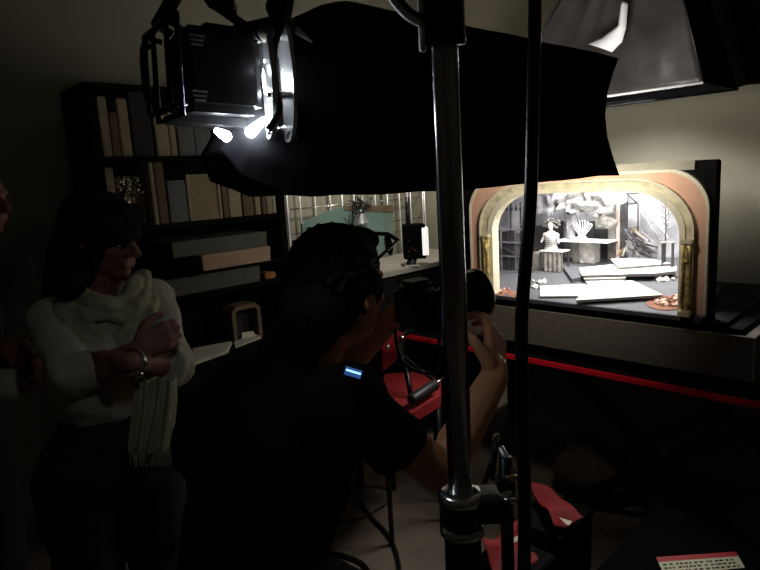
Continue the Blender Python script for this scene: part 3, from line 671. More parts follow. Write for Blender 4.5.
# lamp head housing
hx = ra; hup = V((0, 0, 1)); hy = hup.cross(hx)
tilt = math.radians(-4)
hc = D(208, 75, .90); s9 = .90/600
def HP(x, y, d=0): return D(x, y, .90-.09*(208-x)/100)+hy*d
back_c, front_c = HP(174, 72), HP(250, 80)
ha = (front_c-back_c).normalized(); hu = (V((0, 0, 1))-ha*ha.z).normalized(); hs = hu.cross(ha)
HL = (front_c-back_c).length
B('housing', MB().frame((back_c+front_c)/2, ha, hs, hu, HL, .10, .118, .012), 'black_metal', sb)
B('heat_sink', MB().frame(lerp(back_c, front_c, .62)+hu*.062, ha, hs, hu, HL*.6, .06, .014, .004), 'black_metal', sb)
for k in range(2):
    for q in range(3):
        B('vent_slot', MB().frame(back_c+ha*(.018)+hu*(.042-.075*k-.006*q)-hs*.0505*1, ha, hs, hu, .022-.003*q, .003, .0028), 'silver', sb)
        B('vent_slot', MB().frame(back_c+ha*(.018)+hu*(.042-.075*k-.006*q)+hs*.0505*1, ha, hs, hu, .022-.003*q, .003, .0028), 'silver', sb)
g0 = back_c-ha*.010
def loopf(c, a, b, r, nm, m):
    P = [c+hu*b+hs*a, c+hu*b-hs*a, c-hu*b-hs*a, c-hu*b+hs*a]; P.append(P[0]); 
    return B(nm, MB().tube([P[0], P[1], P[2], P[3], P[4], P[1]], r, 8), m, sb, True)
loopf(g0, .056, .066, .0045, 'rear_guard', 'gloss_black'); loopf(g0-ha*.014, .052, .056, .004, 'rear_guard', 'gloss_black')
for a_ in (-1, 1):
    for b_ in (-1, 1): B('guard_bar', MB().tube([back_c+hs*.045*a_+hu*.05*b_, g0-ha*.014+hs*.052*a_+hu*.056*b_], .004, 6), 'gloss_black', sb, True)
B('handle', MB().tube(smooth_path([g0-ha*.014+hu*.04+hs*.03, g0-ha*.022+hu*.03+hs*.03, g0-ha*.022-hu*.03+hs*.03, g0-ha*.014-hu*.04+hs*.03]), .006, 8), 'gloss_black', sb, True)
# lower reflector plate below the housing, lit by the leaking lamp
lp = [HP(176, 112, .0), HP(246, 119, .0), HP(246, 128, 0), HP(176, 120, 0)]
B('lower_plate', MB().slab([p+hs*.0 for p in lp], hs*.06), 'black_metal', sb)
bulb1, bulb2 = HP(226, 134), HP(264, 127)
B('lamp_tube', MB().cap(HP(217, 131), HP(226, 136), .0045, .0085), 'bulb', sb, True)
B('lamp_tube', MB().cap(HP(251, 132), HP(264, 120), .009, .005), 'bulb', sb, True)
for q in ((266, 61), (267, 92)): B('lamp_spot', MB().ell(D(q[0], q[1], .905), .003, .003, .004, n=10), 'bulb', sb)
point('lamp_leak_light', D(262, 122, .905), .14, .01, (.85, .92, 1))
point('lamp_leak_light', D(228, 134, .86), .03, .008, (.85, .92, 1))
point('lamp_ring_light', D(273, 84, .935), .20, .008, (.9, .95, 1))
point('lamp_ring_light', D(254, 70, .89), .10, .008, (.9, .95, 1))
# black wire across the ring
B('power_lead', MB().tube(smooth_path([D(283, 22, .88), D(274, 50, .88), D(277, 90, .885), D(279, 112, .88), D(268, 130, .88)]), .0055, 8), 'black_plastic', sb, True)
# yoke and clamps
B('yoke', MB().frame((D(157, 28, .86)+D(185, -22, .86))/2, D(185, -22, .86)-D(157, 28, .86), FW, (D(185, -22, .86)-D(157, 28, .86)).cross(FW), .085, .014, .018, .002), 'black_metal', sb)
B('yoke_bolt', MB().tube([D(158, 24, .84), D(170, 33, .86)], .007), 'chrome', sb, True)
B('yoke', MB().frame((D(228, 15, .9)+D(255, 32, .9))/2, D(255, 32, .9)-D(215, 5, .9), FW, (D(255, 32, .9)-D(215, 5, .9)).cross(FW), .10, .012, .012, .002), 'black_metal', sb)
B('knob', MB().lathe([(.014, -.012), (.018, -.006), (.018, .006), (.013, .012)], D(278, 8, .90), FW, 14), 'black_plastic', sb, True)
B('knob', MB().lathe([(.012, -.012), (.012, .01)], D(267, 34, .88), FW, 14), 'cab_grey', sb, True)
B('bracket', MB().cap(D(240, 36, .91), D(282, 28, .91), .018, .02), 'black_metal', sb, True)
B('bracket', MB().cap(D(282, 24, .91), D(290, -20, .91), .012, .012), 'black_metal', sb, True)
B('clamp', MB().frame(D(220, 2, .92), RT*.9-UP*.3, FW, UP, .05, .03, .022, .004), 'black_metal', sb)
for px in (185, 222, 290):                                # hangers up to the ceiling pipe
    a = D(px, -20 if px != 222 else 0, .89); B('hanger', MB().tube([a, V((a.x, a.y, 2.56))], .007, 8), 'black_metal', sb, True)
pa, pb = D(185, -20, .89), D(290, -20, .91); dr_ = (V((pb.x, pb.y, 0))-V((pa.x, pa.y, 0))).normalized()
cp = V((pa.x, pa.y, 2.58)); rl = T('lighting_pipe', cp, 'black overhead pipe that the big black softbox lamp hangs from', 'pipe')
B('pipe', MB().tube([cp-dr_*.3, cp+dr_*.6], .02, 12), 'black_metal', rl, True)
for k in (-.25, .55): B('drop_rod', MB().tube([cp+dr_*k, V(((cp+dr_*k).x, (cp+dr_*k).y, ZC))], .01), 'black_metal', rl, True)
# ------------------------------------------------------------------ grey softbox above the stage model
gz = 1.882; gX0, gX1, gY0, gY1 = 2.50, 2.92, .80, 1.72
gs = T('grey_softbox', (2.74, 1.22, gz), 'wrinkled grey cloth softbox hanging face down above the stage model', 'softbox')
apex = V((2.72, 1.12, 2.62))
def side(a, b, c, d, bul):
    nrm = (V(b)-V(a)).cross(V(c)-V(a)).normalized()
    def f(u, v):
        p = lerp(lerp(a, b, u), lerp(d, c, u), v); k = math.sin(math.pi*u)*math.sin(math.pi*min(1, v*1.0))
        p = p+nrm*bul*k*min(1,v*2.5); return p+nrm*(.022*noise.noise(V((u*9, v*1.4, 3)))+.006*noise.noise(V((u*16, v*5, 1))))*min(1, 4*min(u, 1-u, v+.02, 1-v+.02))
    return MB().grid(f, 40, 30, nrm*.002)
r_ = .10
C4 = [V((gX0, gY0, gz)), V((gX0, gY1, gz)), V((gX1, gY1, gz)), V((gX1, gY0, gz))]
A4 = [apex+V((-r_, -r_, 0)), apex+V((-r_, r_, 0)), apex+V((r_, r_, 0)), apex+V((r_, -r_, 0))]
for i in range(4):
    j = (i+1) % 4; B('side_panel', side(C4[i], C4[j], A4[j], A4[i], .04), 'grey_cloth' if i in (0,) else 'black_cloth', gs, True)
B('speed_ring', MB().lathe([(.10, 0), (.10, .02), (.05, .03)], apex), 'black_metal', gs, True)
B('lamp_head', MB().lathe([(.06, .02), (.065, .03), (.065, .22), (.05, .24)], apex), 'black_metal', gs, True)
B('hanger', MB().tube([apex+V((0, 0, .22)), V((apex.x, apex.y, ZC))], .012), 'black_metal', gs, True)
e = .008
for i in range(4): B('rim_piping', MB().tube([C4[i], C4[(i+1) % 4]], .005, 8), 'white_cloth' if i == 0 else 'black_cloth', gs, True)
B('front_diffuser', MB().box((gX0+.03, gY0+.03, gz+.055), (gX1-.03, gY1-.03, gz+.058)), 'white_cloth', gs)
for i in range(4): B('corner_rod', MB().tube([C4[i], A4[i]], .004, 6), 'black_metal', gs, True)
# white flap added in place of a bright lit patch on its near side
def flap(u, v):
    q = [(627, 8, 2.30), (624, 30, 2.30), (608, 42, 2.30), (594, 48, 2.30)]; q2 = [(634, 8, 2.3), (632, 32, 2.30), (628, 46, 2.30), (618, 56, 2.3)]
    s = u*3; i = min(2, int(s)); a = lerp(D(*q[i]), D(*q[i+1]), s-i); b = lerp(D(*q2[i]), D(*q2[i+1]), s-i)
    p = lerp(a, b, v); q_ = (p-CAMP); o_ = C4[0]; n_ = (C4[1]-C4[0]).cross(A4[0]-C4[0]).normalized()
    p = CAMP+q_*((o_-CAMP).dot(n_)/q_.dot(n_)); n_ = n_ if n_.x < 0 else -n_
    return p+n_*(.058+.015*math.sin(math.pi*v))
point('patch_fill_light', D(606, 30, 2.20), .6, .01)  # added fill without a lamp of its own, brightens the white flap
fp = B('bright_patch_flap', MB().grid(flap, 24, 8, (.003, 0, 0)), 'white_cloth', gs, True)
# dark cloth draped at the right of it
bd_ = T('black_drape', (3.05, .62, 0), 'black cloth panel hanging on a stand at the top right beside the grey softbox', 'drape')
def bdr(u, v):
    a, b = on(690, -60, 0, 3.3), on(860, -60, 0, 3.3); c, d = on(722, 90, 0, 3.3), on(860, 66, 0, 3.3)
    p = lerp(lerp(c, d, u), lerp(a, b, u), v); return p+V((.03*math.sin(u*22+v*2), 0, 0))
B('cloth', MB().grid(bdr, 40, 14, (.004, 0, 0)), 'black_cloth', bd_, True)
tp_ = on(860, -60, 0, 3.3)
B('stand_pole', MB().tube([(3.32, tp_.y+.02, 0), (3.32, tp_.y+.02, tp_.z)], .012), 'black_metal', bd_, True)
B('stand_bar', MB().tube([on(690, -60, 0, 3.32), tp_+V((.02, 0, 0))], .010), 'black_metal', bd_, True)
B('stand_foot', MB().box((3.17, tp_.y-.13, 0), (3.47, tp_.y+.17, .015)), 'black_metal', bd_)
# ------------------------------------------------------------------ foreground light stand
pX, pY = .6085, .492
def zat(py): return on(455, py, 0, pX).z
ls = T('light_stand', (pX, pY, 0), 'thick black and chrome light stand pole in the foreground', 'light stand')
B('pole', MB().tube([(pX, pY, 1.1), (pX, pY, 2.3)], .0172, 28), 'pole_metal', ls, True)
zl = zat(497)
B('lower_tube', MB().tube([(pX, pY, .25), (pX, pY, zl)], .026, 28), 'gloss_black', ls, True)
zr = [zat(493), zat(524)]
for z in zr: B('collar_ring', MB().lathe([(.022, -.006), (.032, -.005), (.032, .003), (.027, .007), (.018, .008)], (pX, pY, z), n=32), 'chrome', ls, True)
B('collar', MB().lathe([(.029, -.04), (.029, -.004)], (pX, pY, zr[0]), n=28), 'black_plastic', ls, True)
hr = V((RT.x, RT.y, 0)).normalized(); hf = V((FW.x, FW.y, 0)).normalized()
B('clamp_tab', MB().frame((pX, pY, zr[0]-.012)+V((0, 0, 0)) if False else V((pX, pY, zr[0]+.001))+hr*.037, hr, hf, _z, .030, .032, .012, .002), 'silver', ls)
B('clamp_body', MB().frame(V((pX, pY, zr[0]-.022))+hr*.042, hr, hf, _z, .040, .034, .032, .004), 'black_plastic', ls)
B('clamp_screw', MB().tube([V((pX, pY, zr[0]-.012))+hr*.055, V((pX, pY, zr[0]-.012))+hr*.085], .004), 'chrome', ls, True)
B('clamp_knob', MB().lathe([(.008, 0), (.009, .004), (.009, .014), (.006, .017)], V((pX, pY, zr[0]-.012))+hr*.078, hr, 16), 'brass', ls, True)
zu = zat(44)
B('upper_sleeve', MB().lathe([(.0265, 0), (.0275, .006), (.0265, .012), (.0265, .5)], (pX, pY, zu), n=32), 'gloss_black', ls, True)
B('edge_clip', MB().cap(V((pX, pY, zat(46)))-hr*.0265-hf*.008, V((pX, pY, zat(-14)))-hr*.0265-hf*.008, .005), 'satin', ls, True)
lv = smooth_path([D(389, -6, .70), D(397, 6, .70), D(408, 17, .70), D(421, 24, .70)])
B('lever_arm', MB().tube(lv, .0042, 10), 'satin', ls, True)
B('lever_loop', MB().tube([p+FW*.006+UP*.006+RT*.004 for p in lv], .006, 10), 'black_metal', ls, True)
for k in range(3):
    a_ = rad(100+120*k); d_ = V((math.cos(a_), math.sin(a_), 0))
    lg = B('leg', MB().tube([V((pX, pY, .62))+d_*.03, V((pX, pY, .02))+d_*.50], .011, 12), 'gloss_black', ls, True)
    B('rubber_foot', MB().cap(V((pX, pY, .022))+d_*.49, V((pX, pY, .02))+d_*.51, .016), 'black_plastic', lg, True)
    B('leg_brace', MB().tube([V((pX, pY, .27))+d_*.024, V((pX, pY, .32))+d_*.27], .006), 'gloss_black', ls, True)
B('leg_collar', MB().lathe([(.034, 0), (.034, .06)], (pX, pY, .59)), 'black_plastic', ls, True)
# hanging cable
hp = [(535, -90, .60), (535, -30, .60), (534.5, 40, .60), (533, 100, .60), (530.5, 200, .60), (526, 260, .60), (522, 310, .60), (521.5, 350, .60), (523, 430, .60), (524.5, 500, .60), (524, 580, .60), (522, 700, .6)]
cpts = smooth_path([D(*q) for q in hp]); top = cpts[0]; bot = cpts[-1]
cpts = [V((top.x, top.y, ZC))]+cpts+smooth_path([bot, V((bot.x+.02, bot.y+.02, .35)), V((bot.x+.07, bot.y+.03, .03)), V((bot.x+.25, bot.y-.05, .008)), V((bot.x+.45, bot.y-.2, .008))])[1:]
hc_ = B('hanging_cable', MB().tube(cpts, .0066, 14), mat('cable_rubber', (.008, .008, .008), .3, 0, var=.2), None, True)
tag(hc_, 'thick black cable hanging down right of the foreground light stand', 'cable')

# ------------------------------------------------------------------ people
RTh = V((RT.x, RT.y, 0)).normalized(); FWh = V((FW.x, FW.y, 0)).normalized()
def hand(mb, wr, d, n, s, curl=(.5, .6, .4), thumb=.6, L=1.0, spread=.02):
    wr, d, n, s = V(wr), V(d).normalized(), V(n).normalized(), V(s).normalized()
    n = (n-d*n.dot(d)).normalized(); s = (s-d*s.dot(d)-n*s.dot(n)).normalized()
    pl = .088*L
    mb.cap(wr, wr+d*.02*L, .024*L, .026*L)
    for i, (o, fl_, r) in enumerate(((.029, .070, .0085), (.010, .079, .0090), (-.010, .073, .0086), (-.028, .057, .0076))):
        kn = wr+d*(pl-(.012 if i == 3 else .004 if i == 2 else 0))*1.0+s*o*L
        mb.cap(wr+d*.012*L+s*o*.55*L, kn, .0135*L, .0118*L)
        a = 0; p = kn; dd = (d+s*(o*spread*20)).normalized()
        for j, (q, c) in enumerate(zip((.45, .31, .24), curl)):
            a += c; e = p+(dd*math.cos(a)+n*math.sin(a))*fl_*L*q; mb.cap(p, e, r*L*(1.08-.12*j), r*L*(1.0-.12*j)); p = e
    tb0 = wr+d*.022*L+s*.024*L; t1 = tb0+(d*.62+s*.66+n*.35*thumb).normalized()*.042*L
    t2 = t1+(d*.85+s*.25+n*.75*thumb).normalized()*.034*L; t3 = t2+(d*.85-s*.05+n*1.0*thumb).normalized()*.026*L
    mb.cap(tb0, t1, .016*L, .0115*L); mb.cap(t1, t2, .0112*L, .010*L); mb.cap(t2, t3, .010*L, .0085*L)
def headparts(mb, c, F, U, k=1.0):
    F = V(F).normalized(); Sd = F.cross(V(U)).normalized(); U2 = Sd.cross(F).normalized()
    R = Matrix((Sd, F, U2)).transposed()
    P = lambda f, s, u: V(c)+(F*f+Sd*s+U2*u)*k
    mb.ell(P(-.012, 0, .030), .074*k, .094*k, .088*k, R)           # cranium
    mb.ell(P(.018, 0, -.025), .060*k, .070*k, .078*k, R)           # face
    mb.ell(P(.040, 0, -.085), .034*k, .036*k, .026*k, R)           # chin
    mb.ell(P(.012, .034, -.062), .024*k, .045*k, .028*k, R); mb.ell(P(.012, -.034, -.062), .024*k, .045*k, .028*k, R)
    mb.cap(P(.082, 0, .012), P(.106, 0, -.026), .008*k, .0135*k)   # nose
    mb.cap(P(.092, .012, -.030), P(.092, -.012, -.030), .008*k)
    mb.cap(P(.074, .032, .022), P(.080, .008, .020), .010*k); mb.cap(P(.074, -.032, .022), P(.080, -.008, .020), .010*k)
    mb.cap(P(.080, .018, -.052), P(.080, -.018, -.052), .0075*k); mb.cap(P(.077, .015, -.063), P(.077, -.015, -.063), .0085*k)
    mb.cap(P(.060, .040, -.018), P(.050, .048, -.02), .014*k); mb.cap(P(.060, -.040, -.018), P(.050, -.048, -.02), .014*k)
    for s in (-1, 1): mb.ell(P(-.008, s*.076, -.006), .010*k, .018*k, .032*k, R); 
    return P
def eyes(P, par, k=1.0):
    for s in (-1, 1):
        e = B('eye', MB().ell(P(.068, s*.029, .000), .012*k, .012*k, .012*k, n=12), mat('eye_white', (.6, .57, .52), .3), par, True)
        B('iris', MB().ell(P(.077, s*.029, .000), .0055*k, .0055*k, .0055*k, n=10), 'ink', e, True)
def foot(mb, an, d): mb.cap(an+V((0, 0, -.045)), an+V(d)*.15+V((0, 0, -.055)), .040, .03); mb.cap(an, an+V((0, 0, -.04)), .04, .045)
def legs(mb, hipc, across, kn, an, r=(.088, .06, .04)):
    for i, s in enumerate((-1, 1)):
        mb.cap(hipc+across*s*.09, kn[i], r[0], r[1]); mb.cap(kn[i], an[i], r[1]*.98, r[2])
# ---------------- photographer
fd_ = (RTh*.82+FWh*.57).normalized(); acr = fd_.cross(_z).normalized()       # acr points to his right (towards us)
hcn = D(341, 289, 1.23)
man = T('person', V((D(262, 560, 1.28).x, D(262, 560, 1.28).y, 0)), 'stooping person in black T-shirt photographing the stage model, glasses pushed up on dark hair', 'person')
mb = MB(); Uh = (_z+fd_*.10).normalized()
MP = headparts(mb, hcn, RTh*.62+FWh*.78-_z*.05, Uh, 1.09)
nb = D(303, 372, 1.27)
mb.cap(hcn-_z*.05-fd_*.03, nb, .056, .066)
shL, shR = D(262, 392, 1.39), D(350, 405, 1.14)
chest, pel = D(292, 432, 1.27), D(258, 590, 1.29)
mb.cap(nb, chest, .08, .125); mb.cap(chest, pel, .135, .13); mb.cap(shL, chest, .06, .10); mb.cap(shR, chest, .06, .10); mb.cap(nb, shL, .05, .055); mb.cap(nb, shR, .05, .055)
elR, wrR = D(441, 472, 1.24), D(494, 378, 1.36)
elL, wrL = D(340, 372, 1.56), D(396, 314, 1.48)
mb.cap(shR, elR, .053, .042); mb.cap(elR, lerp(elR, wrR, .3), .043, .043); mb.cap(lerp(elR, wrR, .3), wrR, .046, .033)
mb.cap(shL, elL, .053, .040); mb.cap(elL, wrL, .042, .027)
cdir = (RTh*.86+FWh*.50+_z*.05).normalized()
cc_ = D(419, 308, 1.41); lensc = cc_+cdir*.115
hand(mb, wrR, (D(496, 318, 1.42)-wrR), (-RTh*.8+FWh*.6), (-FWh*.7-RTh*.7), curl=(.45, .75, .6), thumb=.9, L=1.2)
hand(mb, wrL, (D(412, 306, 1.46)-wrL), (_z*.4+RTh*.4-FWh), (RTh), curl=(.6, .9, .6), thumb=.8)
kn = [pel+fd_*.36+acr*s*.16+V((0, 0, .44-pel.z)) for s in (-1, 1)]; an = [pel+fd_*.12+acr*s*.15+V((0, 0, .085-pel.z)) for s in (-1, 1)]
legs(mb, pel, acr, kn, an)
for a in an: foot(mb, a, fd_)
blob('body', mb, 'skin_lit', man, vox=.0042, sm=3)
# black T-shirt
mb = MB()
mb.cap(nb+_z*.03-fd_*.01, chest, .088, .150); mb.cap(chest, pel+_z*.08, .155, .158); mb.cap(pel+_z*.08, pel-_z*.02-acr*-.0, .160, .178)
mb.cap(D(256, 405, 1.36), pel+_z*.1-acr*.03, .10, .15); mb.cap(shL+_z*.005, chest, .075, .11); mb.cap(shR+_z*.005, chest, .078, .115)
mb.cap(nb-_z*.035, shL, .065, .068); mb.cap(nb-_z*.035, shR, .065, .07); mb.cap(D(240, 385, 1.35), D(215, 440, 1.33), .07, .10)
mb.cap(shR, lerp(shR, elR, .50), .072, .060); mb.cap(shL, lerp(shL, elL, .7), .07, .062)
mb.cap(D(368, 425, 1.15), D(385, 455, 1.2), .045, .04)
blob('t_shirt', mb, 'tee_black', man, vox=.0065, sm=3, disp=(.008, 11))
mb = MB(); legs(mb, pel, acr, kn, [a+_z*.03 for a in an], (.108, .078, .06)); mb.cap(pel+acr*.07, pel-acr*.07, .15); blob('trousers', mb, 'tee_black', man, vox=.009, sm=3, disp=(.006, 12))
for a in an:
    mb = MB(); mb.cap(a+V((0, 0, -.04))-fd_*.03, a+fd_*.16+V((0, 0, -.05)), .044, .034); blob('shoe', mb, 'black_plastic', man, vox=.006, sm=2)
# hair, short and spiky at the back
mb = MB(); Rm = Matrix((acr, fd_, _z)).transposed()
mb.ell(MP(-.020, 0, .042), .086, .100, .092, Rm); mb.ell(MP(-.046, 0, -.012), .078, .070, .085, Rm); mb.cap(MP(-.07,0,-.03), nb+_z*.05-fd_*.02, .072, .062); mb.ell(MP(.045, 0, .088), .058, .045, .030, Rm)
for s in (-1, 1): mb.ell(MP(-.012, s*.068, .01), .018, .045, .045, Rm)
for k in range(300):
    v = V((random.gauss(0, 1), random.gauss(0, 1), random.gauss(0, 1))).normalized()
    if v.dot(fd_) > .55 and v.z < .5 or v.z < -.75: continue
    p = MP(-.022, 0, .03)+V((v.x*.088, v.y*.088, v.z*.092)); tw = V((random.uniform(-.5, .5), random.uniform(-.5, .5), random.uniform(-.2, .4)))
    mb.cap(p-v*.006, p+(v+tw*.6).normalized()*random.uniform(.005, .015), .009, .004, n=6)
blob('hair', mb, 'hair', man, vox=.0032, sm=1)
eyes(MP, man, 1.09)
# glasses pushed up on the forehead
gl = B('glasses_frame', MB().tube([MP(.096, -.062, .088), MP(.108, -.03, .098), MP(.108, .03, .098), MP(.096, .062, .088)], .0045, 8).tube([MP(.096, .062, .088), MP(-.01, .088, .058)], .0032, 8).tube([MP(.096, -.062, .088), MP(-.01, -.088, .058)], .0032, 8), 'black_plastic', man, True)
for s in (-1, 1):
    c_ = MP(.103, s*.034, .078); a1 = (acr*s*1.0-fd_*.25).normalized(); a2 = (_z*.9-fd_*.1).normalized()
    B('lens', MB().lathe([(.020, -.002), (.0235, 0), (.020, .002)], c_, a1.cross(a2), 20), 'glass', gl, True)
# phone in the pocket at the man's shoulder
ph = D(353, 372, 1.055)
pt = T('phone', ph, 'small black phone with a glowing blue strip on the stooping person\'s shoulder', 'phone')
pa1 = (RT*.93-UP*.30+FW*.1).normalized(); pa2 = (UP*.9+RT*.28).normalized(); pa3 = pa1.cross(pa2).normalized()
B('case', MB().frame(ph, pa1, pa2, pa3, .034, .020, .010, .003), 'gloss_black', pt)
sgn = 1 if pa3.dot(FW) < 0 else -1
B('screen', MB().frame(ph+pa3*.0056*sgn, pa1, pa2, pa3, .030, .015, .001), 'screen_dim', pt)
B('bright_strip', MB().frame(ph+pa3*.0064*sgn+pa2*.0015, pa1, pa2, pa3, .027, .0035, .0008), 'screen_blue', pt)
B('clip', MB().frame(ph-pa3*.012*sgn, pa1, pa2, pa3, .012, .018, .016, .002), 'black_plastic', pt)
# ---------------- the stills camera
cm = T('camera', cc_-_z*.05, 'black digital camera with a wide lens held at the man\'s face', 'camera')
cr = cdir.cross(_z).normalized(); cu = cr.cross(cdir).normalized()
B('body', MB().frame(cc_, cdir, cr, cu, .062, .142, .095, .010), 'black_plastic', cm)
B('grip', MB().frame(cc_+cr*.058+cdir*.03, cdir, cr, cu, .05, .03, .088, .010), 'black_plastic', cm)
B('viewfinder_hump', MB().frame(cc_+cu*.052-cdir*.004, cdir, cr, cu, .066, .062, .034, .009), 'black_plastic', cm)
B('eyecup', MB().frame(cc_+cu*.045-cdir*.04, cdir, cr, cu, .022, .04, .028, .006), 'black_plastic', cm)
B('screen', MB().frame(cc_-cdir*.032-cu*.01, cdir, cr, cu, .002, .07, .05), 'glass', cm)
B('top_plate_gleam', MB().frame(cc_+cu*.050+cr*.035+cdir*.006, cdir, cr, cu, .022, .026, .006, .002), 'silver', cm)
ln = B('lens', MB().lathe([(.034, .028), (.036, .04), (.036, .07), (.040, .074), (.040, .098), (.037, .102), (.045, .108), (.047, .135), (.042, .136), (.034, .120)], cc_-cu*.002, cdir, 32), 'black_plastic', cm, True)
B('hood', MB().lathe([(.047, .132), (.058, .150), (.064, .176), (.061, .177), (.050, .150), (.042, .140)], cc_-cu*.002, cdir, 36), 'gloss_black', ln, True)
B('rim_ring', MB().lathe([(.062, .172), (.0655, .175), (.064, .179), (.060, .179)], cc_-cu*.002, cdir, 36), 'pole_metal', ln, True)
B('zoom_ring', MB().lathe([(.041, .076), (.0425, .08), (.0425, .094), (.041, .098)], cc_-cu*.002, cdir, 32), 'black_metal', ln, True)
B('front_glass', MB().lathe([(.040, .130), (.030, .137), (.0, .140)], cc_-cu*.002, cdir, 28), 'glass', ln, True)
B('neck_strap', MB().tube(smooth_path([cc_-cr*.07+cu*.03, cc_-cr*.08-cdir*.02-_z*.05, cc_-cr*.05-cdir*.02-_z*.14, cc_+cr*.02-_z*.16+cdir*.02, cc_+cr*.075-_z*.08, cc_+cr*.075+cu*.02]), .0045, 8), 'black_plastic', cm, True)
# ---------------- woman with the scarf
wf = (RTh*.60-FWh*.80).normalized(); wa = _z.cross(wf).normalized()       # wa: towards her left = screen right
if wa.dot(RTh) < 0: wa = -wa
hc2 = D(106, 240, 1.60); hf2 = (RTh*.93-FWh*.30-_z*.14).normalized()
wo = T('person', V((D(105, 460, 1.62).x, D(105, 460, 1.62).y, 0)), 'woman in white blouse and pale scarf standing with crossed arms before the bookshelf', 'person')
mb = MB(); WPt = headparts(mb, hc2, hf2, _z, .93)
nb2 = D(98, 296, 1.63); pel2 = D(112, 470, 1.62); ch2 = D(104, 350, 1.62)
mb.cap(hc2-_z*.05-hf2*.02, nb2, .046, .055)
s1 = nb2+wa*.150-_z*.03; s0 = nb2-wa*.120-_z*.04
mb.cap(nb2, s1, .045, .045); mb.cap(nb2, s0, .045, .045); mb.cap(nb2, ch2, .06, .10); mb.cap(ch2, pel2, .10, .10)
e1, w1 = D(172, 366, 1.60), D(129, 362, 1.40)
e0, w0 = D(72, 378, 1.45), D(136, 352, 1.45)
mb.cap(s1, e1, .046, .036); mb.cap(e1, w1, .038, .025); mb.cap(s0, e0, .046, .036); mb.cap(e0, w0, .038, .026)
hand(mb, w1, D(88, 366, 1.42)-w1, FWh, -_z+RTh*.1, curl=(.3, .4, .3), thumb=.3, L=.92)
hand(mb, w0, D(176, 331, 1.49)-w0, FWh-_z*.2, _z, curl=(.55, .9, .7), thumb=.5, L=.95)
kn2 = [V((pel2.x, pel2.y, .48))+wa*s*.09+wf*.01 for s in (-1, 1)]; an2 = [V((pel2.x, pel2.y, .085))+wa*s*.09 for s in (-1, 1)]
legs(mb, pel2, wa, kn2, an2, (.085, .055, .038))
for a in an2: foot(mb, a, wf)
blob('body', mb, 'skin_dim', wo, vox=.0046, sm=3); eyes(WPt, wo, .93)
mb = MB()
mb.cap(nb2-_z*.05, ch2, .075, .125); mb.cap(ch2, pel2+_z*.235, .122, .122); mb.cap(nb2-_z*.03, s1, .055, .060); mb.cap(nb2-_z*.03, s0, .055, .060)
mb.cap(s1, e1, .058, .054); mb.cap(e1, lerp(e1, w1, .16), .055, .052)
mb.cap(s0, e0, .056, .054); mb.cap(e0, lerp(e0, w0, .55), .054, .042)
mb.cap(nb2+wa*.05-_z*.005, nb2+wa*.10-_z*.02, .045, .04)
bl2 = blob('blouse', mb, 'blouse', wo, vox=.006, sm=2, disp=(.012, 13))
p_ = lerp(e1, w1, .22); d2 = (w1-e1).normalized()
B('rolled_cuff', MB().lathe([(.052, -.03), (.060, -.028), (.060, .012), (.052, .014)], p_, d2, 28), 'blouse', wo, True)
# scarf
mb = MB()
def loop_(c, rx, ry, drop, r, ph_, n=22, t=.0):
    pts = []
    for k in range(n+1):
        a = 2*math.pi*k/n; pts.append(c+wa*rx*math.cos(a)+wf*ry*math.sin(a)-_z*(drop*max(0, math.sin(a))**1.5)+_z*.012*math.sin(3*a+ph_))
    mb.tube(pts, [r*(1+.22*math.sin(5*a_+ph_)) for a_ in range(n+1)], 10)
cs = nb2+_z*.005+wf*.035+wa*.015
for k_ in range(9):
    q_ = k_/8; loop_(cs+_z*(.03-.075*q_)+wa*.012*math.sin(k_*2.1), .082+.045*q_, .075+.05*q_, .03+.17*q_+.02*math.sin(k_*3), .0175+.004*math.sin(k_*1.7), k_*1.3, 30)
blob('scarf_loop', mb, 'scarf', wo, vox=.0045, sm=2, disp=(.005, 40))
def tail(x0, x1, ya, yb, dd0, dd1, nm, ph_):
    def f(u, v):
        x = x0+(x1-x0)*u+4*math.sin(v*2.5+ph_); y = ya+(yb-ya)*v; k = .010*math.sin(u*21+ph_+v*1.2)+.008*math.sin(u*9+v*3)
        dd = dd0+(dd1-dd0)*v; p = D(x, y, dd); return p-FWh*k
    return B(nm, MB().grid(f, 44, 30, (0.004, 0.004, 0)), 'scarf', wo, True)
tail(132, 172, 379, 452, 1.47, 1.44, 'scarf_end', 1.5)
for k in range(26):
    p = D(133+40*k/25+4*math.sin(4), 451, 1.44); B('fringe', MB().tube([p, p-_z*.04+RTh*random.uniform(-.004, .004)], [.0022, .001], 5), 'scarf', wo)
# hair
mb = MB(); Ra = Matrix((hf2.cross(_z).normalized(), hf2, _z)).transposed()
mb.ell(WPt(-.022, 0, .045), .094, .112, .092, Ra); mb.ell(WPt(-.06, 0, -.03), .088, .075, .10, Ra)
mb.cap(WPt(-.09, .03, -.02), D(60, 290, 1.62), .06, .045); mb.cap(WPt(-.06, .05, -.03), D(70, 285, 1.52), .05, .04); mb.cap(WPt(-.07, -.03, -.05), D(88, 290, 1.70), .05, .035)
mb.cap(WPt(.065, .02, .085), WPt(.07, -.03, .08), .026); mb.cap(WPt(.03, .062, .02), WPt(-.01, .07, -.10), .03, .026); mb.cap(WPt(.045, .05, .065), WPt(.03, .065, .01), .024)
blob('hair', mb, 'hair', wo, vox=.005, sm=2, disp=(.008, 35))
